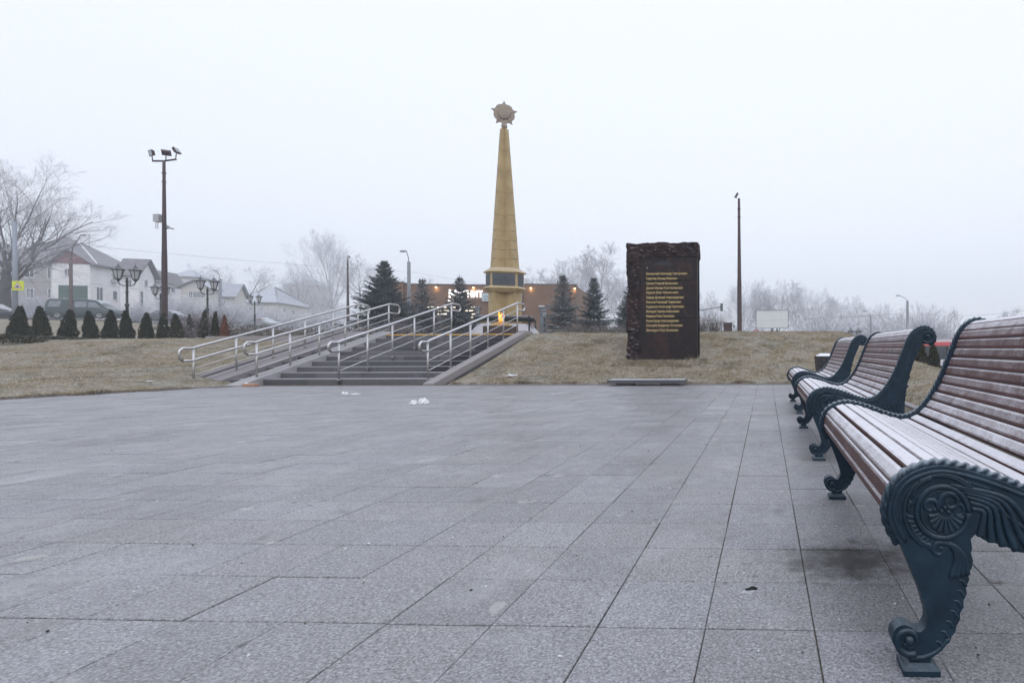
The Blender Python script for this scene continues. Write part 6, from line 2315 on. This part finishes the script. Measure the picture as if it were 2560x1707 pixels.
# ------------------------------------------------------------------ conifers
def spruce_mesh(seed, H, Rm, dens=1.0, skirt=0.06):
    r = random.Random(seed)
    T, N = MB(), MB()
    T.tube([(0, 0, -0.2), (0.01, 0, H * 0.5), (0, 0, H * 0.97)], [0.055 * H / 3.6, 0.035 * H / 3.6, 0.006], 7)
    z = H * skirt
    az = r.uniform(0, 6)

    def spray(p_, d, L):
        """twig clothed in needles"""
        s_ = d.cross(Vector((0, 0, 1)))
        if s_.length < 1e-3:
            s_ = Vector((1, 0, 0))
        s_.normalize()
        u_ = s_.cross(d).normalized()
        w_ = 0.024
        q_ = p_ + d * L
        N.add([p_ + s_ * w_, p_ + u_ * w_, p_ - s_ * w_, p_ - u_ * w_ * 0.6, q_], [(0, 1, 4), (1, 2, 4), (2, 3, 4), (3, 0, 4)])
        for k in range(int(6 * dens) + 3):
            f = r.uniform(0.1, 1.0)
            c_ = p_ + d * (L * f)
            a_ = r.uniform(0, 2 * PI)
            o_ = (s_ * math.cos(a_) + u_ * math.sin(a_) + d * 0.9).normalized() * r.uniform(0.035, 0.065)
            t_2 = o_.cross(rvec(r)).normalized() * 0.012
            N.add([c_ - t_2, c_ + t_2, c_ + o_], [(0, 1, 2)])
    while z < H * 0.955:
        f = z / H
        Rl = Rm * (1 - f) ** 1.05 * r.uniform(0.80, 1.16) * (1.06 if int(f * 14) % 2 else 0.88) + 0.05
        nb_ = max(5, int((11 - 5 * f) * dens))
        for k in range(nb_):
            az += 2 * PI / nb_ + r.uniform(-0.25, 0.25)
            L = Rl * r.uniform(0.72, 1.12)
            el = R(-8 + 46 * f + r.uniform(-9, 9))
            h_ = Vector((math.cos(az), math.sin(az), 0))
            pts = []
            n = max(3, int(L / 0.085))
            p_ = Vector((0, 0, z + r.uniform(-0.04, 0.04)))
            for i in range(n + 1):
                t = i / n
                d = (h_ * math.cos(el) + Vector((0, 0, 1)) * (math.sin(el) - 0.16 * t + 0.34 * t * t)).normalized()
                pts.append(p_.copy())
                if i > 0:
                    sd = Vector((-h_.y, h_.x, 0))
                    sl_ = (0.30 * L * (1 - t) + 0.075) * r.uniform(0.7, 1.2)
                    for sg_ in (-1, 1):
                        dd = (d * 0.72 + sd * sg_ * r.uniform(0.5, 0.9) + Vector((0, 0, r.uniform(-0.22, 0.12)))).normalized()
                        spray(p_, dd, sl_)
                        if sl_ > 0.16:
                            m_ = p_ + dd * sl_ * 0.5
                            spray(m_, (dd + d * 0.8 + rvec(r) * 0.2).normalized(), sl_ * 0.5)
                            spray(m_, (dd - d * 0.1 + rvec(r) * 0.3).normalized(), sl_ * 0.42)
                    spray(p_, (d + rvec(r) * 0.25).normalized(), 0.11)
                p_ = p_ + d * (L / n)
            T.tube(pts, [0.012 * (1 - 0.8 * i / n) for i in range(n + 1)], 3, caps=False)
        z += H * 0.031 * r.uniform(0.8, 1.2) / dens ** 0.4
    for k in range(5):
        a_ = 2 * PI * k / 5
        spray(Vector((0, 0, H * 0.93)), Vector((math.cos(a_) * 0.5, math.sin(a_) * 0.5, 0.85)).normalized(), 0.26)
    spray(Vector((0, 0, H * 0.93)), Vector((0, 0, 1)), 0.32)
    return T.mesh('trunk', M['trunk'], True), N


SPR = [(962, 652, 824, 26.0, 80, 1.42, 'spruce', 1.25, 'large blue-green spruce beside the end of the ramp handrail'), (1056, 697, 830, 28.5, 81, 1.25, 'spruce_pale', 0.72, 'brownish frosted spruce with a forked top before the shop window'),
       (1150, 690, 830, 28.0, 82, 1.25, 'spruce', 0.74, 'narrow dark spruce standing in front of the lit shop sign'), (1408, 685, 828, 27.0, 83, 1.12, 'spruce_pale', 0.85, 'silvery rimed spruce before the right end of the shop'),
       (1485, 693, 828, 28.0, 84, 1.05, 'spruce', 0.9, 'spruce with a small brown tip right of the silvery one'), (1578, 706, 828, 28.0, 85, 1.15, 'spruce', 1.0, 'dark spruce half hidden behind the memorial stone')]
for px, pt, pb, Y, seed, rad, mt, dn, lb in SPR:
    b_, t2 = spot(px, pb, Y), spot(px, pt, Y)
    Hs = t2.z - b_.z + 0.25
    tm_, nm_ = spruce_mesh(seed, Hs, rad * Hs * 0.36, dn)
    t = thing('spruce_tree', lb, 'tree', (b_.x, Y, b_.z - 0.25), R(seed * 20), 'young spruces behind the stairs')
    put('trunk', tm_, t)
    nm_.build('crown', M[mt], t)


def thuja_mesh(seed, H, Rm, n=2600, mat='thuja', slim=1.0):
    r = random.Random(seed)
    N = MB()
    for k in range(n):
        f = r.random() ** 1.25
        z = H * (0.02 + 0.97 * f)
        prof = (1 - f) ** 0.70 * (0.86 + 0.16 * min(1, f * 6)) + 0.015
        a_ = r.uniform(0, 2 * PI)
        rr = Rm * prof * (0.78 + 0.26 * r.random()) * (1 + 0.07 * math.sin(f * 17 + seed) + 0.08 * math.sin(a_ * 3 + f * 9 + seed))
        c_ = Vector((rr * math.cos(a_), rr * math.sin(a_), z))
        out = Vector((math.cos(a_), math.sin(a_), 0))
        d = (out * r.uniform(0.25, 0.9) + Vector((0, 0, 1)) + rvec(r) * 0.4).normalized() * r.uniform(0.04, 0.105)
        s_ = d.cross(out + rvec(r) * 0.7).normalized() * r.uniform(0.010, 0.022)
        N.add([c_, c_ + d * 0.55 + s_, c_ + d, c_ + d * 0.55 - s_], [(0, 1, 2, 3)])
    core = MB()
    core.lathe([(Rm * 0.76 * ((1 - f) ** 0.70) + 0.005, H * (0.02 + 0.93 * f)) for f in (0, .1, .25, .4, .55, .7, .82, .92, .98)], 10)
    return N.mesh('foliage', M[mat]), core.mesh('inner_foliage', M[mat])


TH = [thuja_mesh(90 + i, 1.0, 0.30) for i in range(3)]
ords = ['first', 'second', 'third', 'fourth', 'fifth', 'sixth', 'seventh', 'eighth', 'ninth', 'tenth', 'eleventh', 'twelfth']
# photo columns, foot and tip of each clipped thuja of the row
RW = [(42, 848, 768), (105, 846, 770), (168, 840, 776), (228, 840, 780), (275, 840, 778), (318, 840, 779), (365, 840, 784), (407, 840, 786), (443, 840, 786), (475, 838, 788), (507, 838, 778), (536, 838, 781)]
for i, (px, pb, pt) in enumerate(RW):
    Y = 19.0 - (0.9 if i < 2 else 0.0) + (0.5 if i > 8 else 0)
    b_, t2 = spot(px, pb, Y), spot(px, pt, Y)
    Hs = t2.z - b_.z + 0.12
    wd = Hs * ((0.93, 0.88, 0.97, 0.90, 0.86, 0.84, 0.92, 0.80, 0.88)[i] if i < 9 else 0.55)
    t = thing('thuja', f'dark clipped thuja cone on the left bank, {ords[i]} from the left edge', 'thuja', (b_.x, Y, b_.z - 0.12), R(70 * i), 'row of clipped thujas on the left bank')
    t.scale = (wd * 0.82, wd * 0.82, Hs)
    t.rotation_euler = (R((-3, 2, 4, -2, 0, 3, -4, 2, -1, 3, -3, 1)[i]), R((2, -3, 1, 3, -2, 0, 2, -3, 3, -2, 1, 2)[i]), R(70 * i))
    put('foliage', TH[i % 3][0], t)
    put('inner_foliage', TH[i % 3][1], t)
rf = thuja_mesh(99, 1.0, 0.24, 1500, 'thuja_red')
b_, t2 = spot(561, 838, 19.5), spot(561, 783, 19.5)
t = thing('thuja', 'reddish-brown withered thuja at the right end of the row', 'thuja', (b_.x, 19.5, b_.z - 0.1), 0, 'row of clipped thujas on the left bank')
t.scale = (0.55, 0.55, t2.z - b_.z)
put('foliage', rf[0], t)
put('inner_foliage', rf[1], t)
for px, pt, Y, lb in ((2300, 858, 21.0, 'dark thuja against the bus, left of two behind the benches'), (2333, 866, 20.0, 'dark thuja against the red bus, right of two behind the benches')):
    x = sx(px, Y)
    zt2 = sz(px, pt, Y)
    zb2 = tz(x, Y) - 0.1
    t = thing('thuja', lb, 'thuja', (x, Y, zb2), R(px), 'thujas before the bus')
    t.scale = ((zt2 - zb2) * 0.86, (zt2 - zb2) * 0.86, zt2 - zb2)
    put('foliage', TH[px % 3][0], t)
    put('inner_foliage', TH[px % 3][1], t)


# creeping junipers at the left end of the bank
def juniper_mesh(seed, n=2600):
    r = random.Random(seed)
    N = MB()
    for k in range(n):
        a_ = r.uniform(0, 2 * PI)
        q_ = math.sqrt(r.random())
        z = 0.34 * (1 - q_ ** 2) * r.uniform(0.55, 1.05) + 0.02
        c_ = Vector((q_ * math.cos(a_), q_ * math.sin(a_), z))
        d = (Vector((math.cos(a_), math.sin(a_), 0.6)) + rvec(r) * 0.4).normalized() * r.uniform(0.06, 0.13)
        s_ = d.cross(rvec(r)).normalized() * 0.02
        N.add([c_, c_ + d * 0.5 + s_, c_ + d, c_ + d * 0.5 - s_], [(0, 1, 2, 3)])
    return N.mesh('foliage', M['juniper'])


JU = [juniper_mesh(5), juniper_mesh(6)]
for i, (px, py, Y, w_, hh, lb) in enumerate(((12, 880, 14.6, 0.95, 0.75, 'dark creeping juniper at the left edge below the first thuja'), (118, 852, 17.4, 0.8, 0.45, 'brown creeping juniper between the second and third thujas'), (175, 842, 18.2, 0.8, 0.40, 'brown creeping juniper under the third thuja'), (300, 842, 18.4, 0.8, 0.28, 'thin creeping juniper under the fifth and sixth thujas'))):
    x = sx(px, Y)
    t = thing('juniper', lb, 'shrub', (x, Y, tz(x, Y) - 0.03), R(80 * i), 'creeping junipers on the left bank')
    t.scale = (w_, w_ * 0.8, hh)
    put('foliage', JU[i % 2], t)

# ------------------------------------------------------------------ litter
def crumple(seed, sx_, sy_, sz_, n=9):
    r = random.Random(seed)
    mb = MB()
    mb.ball((0, 0, 0), 1.0, 26, 16)
    out = []
    for v in mb.v:
        q_ = Vector(v)
        k_2 = 1 + 0.6 * noise.noise(q_ * 1.7 + Vector((seed, 0, 0))) + 0.45 * abs(noise.noise(q_ * 4.3)) - 0.5 * abs(noise.noise(q_ * 7.0 + Vector((seed, 2, 0))))
        out.append((q_.x * k_2 * sx_, q_.y * k_2 * sy_, max(q_.z * k_2, -0.3) * sz_ + sz_ * 0.3))
    mb.v = out
    return mb


def gpt(px, py):
    """ground point on the plaza under a photo pixel"""
    lo, hi = 1.0, 14.0
    for _ in range(50):
        md_ = (lo + hi) / 2
        if spot(px, py, md_).z > 0:
            lo = md_
        else:
            hi = md_
    return spot(px, py, lo)


q = gpt(862, 986)
lt = thing('plastic_bag', 'flattened strip of white plastic on the paving before the stairs', 'litter', (q.x, q.y, 0.002), 0)
crumple(2, 0.055, 0.035, 0.035).build('film', M['plastic'], lt)
st_ = crumple(3, 0.13, 0.03, 0.012)
st_.v = [(v[0] + 0.16, v[1], v[2]) for v in st_.v]
st_.build('film_tail', M['plastic'], lt)
q = gpt(1035, 1010)
lt = thing('plastic_bag', 'crumpled white plastic bag on the paving right of the strip', 'litter', (q.x, q.y, 0.002), R(10))
crumple(5, 0.05, 0.04, 0.035).build('film', M['plastic'], lt)
u_ = crumple(8, 0.065, 0.045, 0.055)
u_.v = [(v[0] + 0.11, v[1] + 0.03, v[2]) for v in u_.v]
u_.build('film_loop', M['plastic'], lt)
for px, py, Y, s_, lb in ((1276, 934, 12.35, 0.05, 'crumpled white wrapper on the right lawn beside the stairs'), (370, 965, 10.6, 0.022, 'small white scrap at the edge of the left lawn')):
    x = sx(px, Y)
    lt = thing('wrapper', lb, 'litter', (x, Y, tz(x, Y) + 0.02), R(30))
    crumple(int(px), s_ * 1.6, s_, s_ * 0.55).build('film', M['plastic'], lt)
    v2 = crumple(int(px) + 3, s_, s_ * 0.8, s_ * 0.5)
    v2.v = [(v[0] + s_ * 1.9, v[1], v[2]) for v in v2.v]
    v2.build('film_fold', M['plastic'], lt)
q = gpt(629, 966)
bk = thing('loose_brick', 'loose pale clay brick lying at the foot of the ramp rail', 'brick', (q.x + 0.02, q.y - 0.04, 0.004), R(4))
MB().cbox(-0.125, 0.125, -0.06, 0.06, 0, 0.065, 0.012).build('body', M['clay'], bk)
MB().ball((-0.11, 0.02, 0.066), 0.03, 8, 5, (1, 0.8, 0.5)).build('chip', M['plastic'], bk, True)

grit = MB()
gr_ = random.Random(77)
for k in range(420):
    Y = 0.9 + 9.5 * gr_.random() ** 1.6
    X = gr_.uniform(-1.45 * Y, 1.6)
    if X < -11.5:
        continue
    s_ = gr_.uniform(0.0012, 0.0042)
    grit.ball((X, Y, s_ * 0.5), s_, 5, 3, (gr_.uniform(0.7, 1.6), gr_.uniform(0.7, 1.6), 0.7))
tag(grit.build('grit', M['grit'], None), 'pale and dark crumbs of grit and ice strewn over the paving', 'grit', kind='stuff')
lv = MB()
for k in range(170):
    if k < 110:
        X, Y = gr_.uniform(-12.0, -6.9), gr_.choice((11.5, 11.62, 11.7)) + gr_.uniform(-0.25, 0.1)
        z = 0.004
    else:
        X, Y = gr_.uniform(-6.4, 2.0), gr_.uniform(11.8, 15.5)
        z = tz(X, Y) + 0.02
    s_ = gr_.uniform(0.012, 0.03)
    a_ = gr_.uniform(0, 6.3)
    u_ = Vector((math.cos(a_), math.sin(a_), gr_.uniform(-0.1, 0.3))) * s_
    v_ = Vector((-math.sin(a_), math.cos(a_), gr_.uniform(-0.1, 0.3))) * s_ * 0.6
    c_ = Vector((X, Y, z + 0.004))
    lv.add([c_ - u_, c_ + v_, c_ + u_, c_ - v_], [(0, 1, 2, 3)])
tag(lv.build('fallen_leaves', M['leaf_litter'], None), 'scattered brown fallen leaves by the stairs and on the bank', 'leaves', kind='stuff')
q = gpt(1880, 1474)
sc2 = thing('scrap', 'small black scrap in a smear of ice on the paving before the nearest bench', 'litter', (q.x, q.y, 0.001), R(15))
crumple(31, 0.018, 0.007, 0.006).build('scrap_body', M['rubber'], sc2)
v3 = crumple(33, 0.022, 0.012, 0.0015)
v3.v = [(v[0] - 0.012, v[1] - 0.012, v[2]) for v in v3.v]
v3.build('ice_smear', M['ice'], sc2)
q = gpt(2492, 1457)
wd = thing('weed', 'tiny brown weed growing in the joint under the nearest bench', 'weed', (q.x, q.y, -0.003), 0)
wm_ = MB()
for k in range(60):
    a_ = gr_.choice((0.0, PI)) + gr_.gauss(0, 0.5)
    L_ = gr_.uniform(0.008, 0.028)
    d_ = Vector((math.cos(a_), math.sin(a_) * 0.6, gr_.uniform(0.1, 0.6))) * L_
    s_ = Vector((0.0, 0.0015, 0.001))
    o_ = Vector((gr_.gauss(0, 0.012), gr_.gauss(0, 0.003), 0))
    wm_.add([o_ - s_, o_ + s_, o_ + d_], [(0, 1, 2)])
wm_.build('leaves', M['dry_leaf'], wd)


# ------------------------------------------------------------------ misty air
hz = MB().box(-415, 415, -55, 415, -6.0, 46.0).build('haze', None)
hz['kind'] = 'stuff'
hz['label'] = 'pale morning mist hanging over the whole place'
hm = bpy.data.materials.new('mist')
hm.use_nodes = True
for n in list(hm.node_tree.nodes):
    if n.type != 'OUTPUT_MATERIAL':
        hm.node_tree.nodes.remove(n)
pv = hm.node_tree.nodes.new('ShaderNodeVolumePrincipled')
pv.inputs['Color'].default_value = (0.89, 0.94, 1.0, 1)
pv.inputs['Density'].default_value = 0.0024
pv.inputs['Anisotropy'].default_value = 0.35
hm.node_tree.links.new(pv.outputs[0], [n for n in hm.node_tree.nodes if n.type == 'OUTPUT_MATERIAL'][0].inputs['Volume'])
hz.data.materials.append(hm)
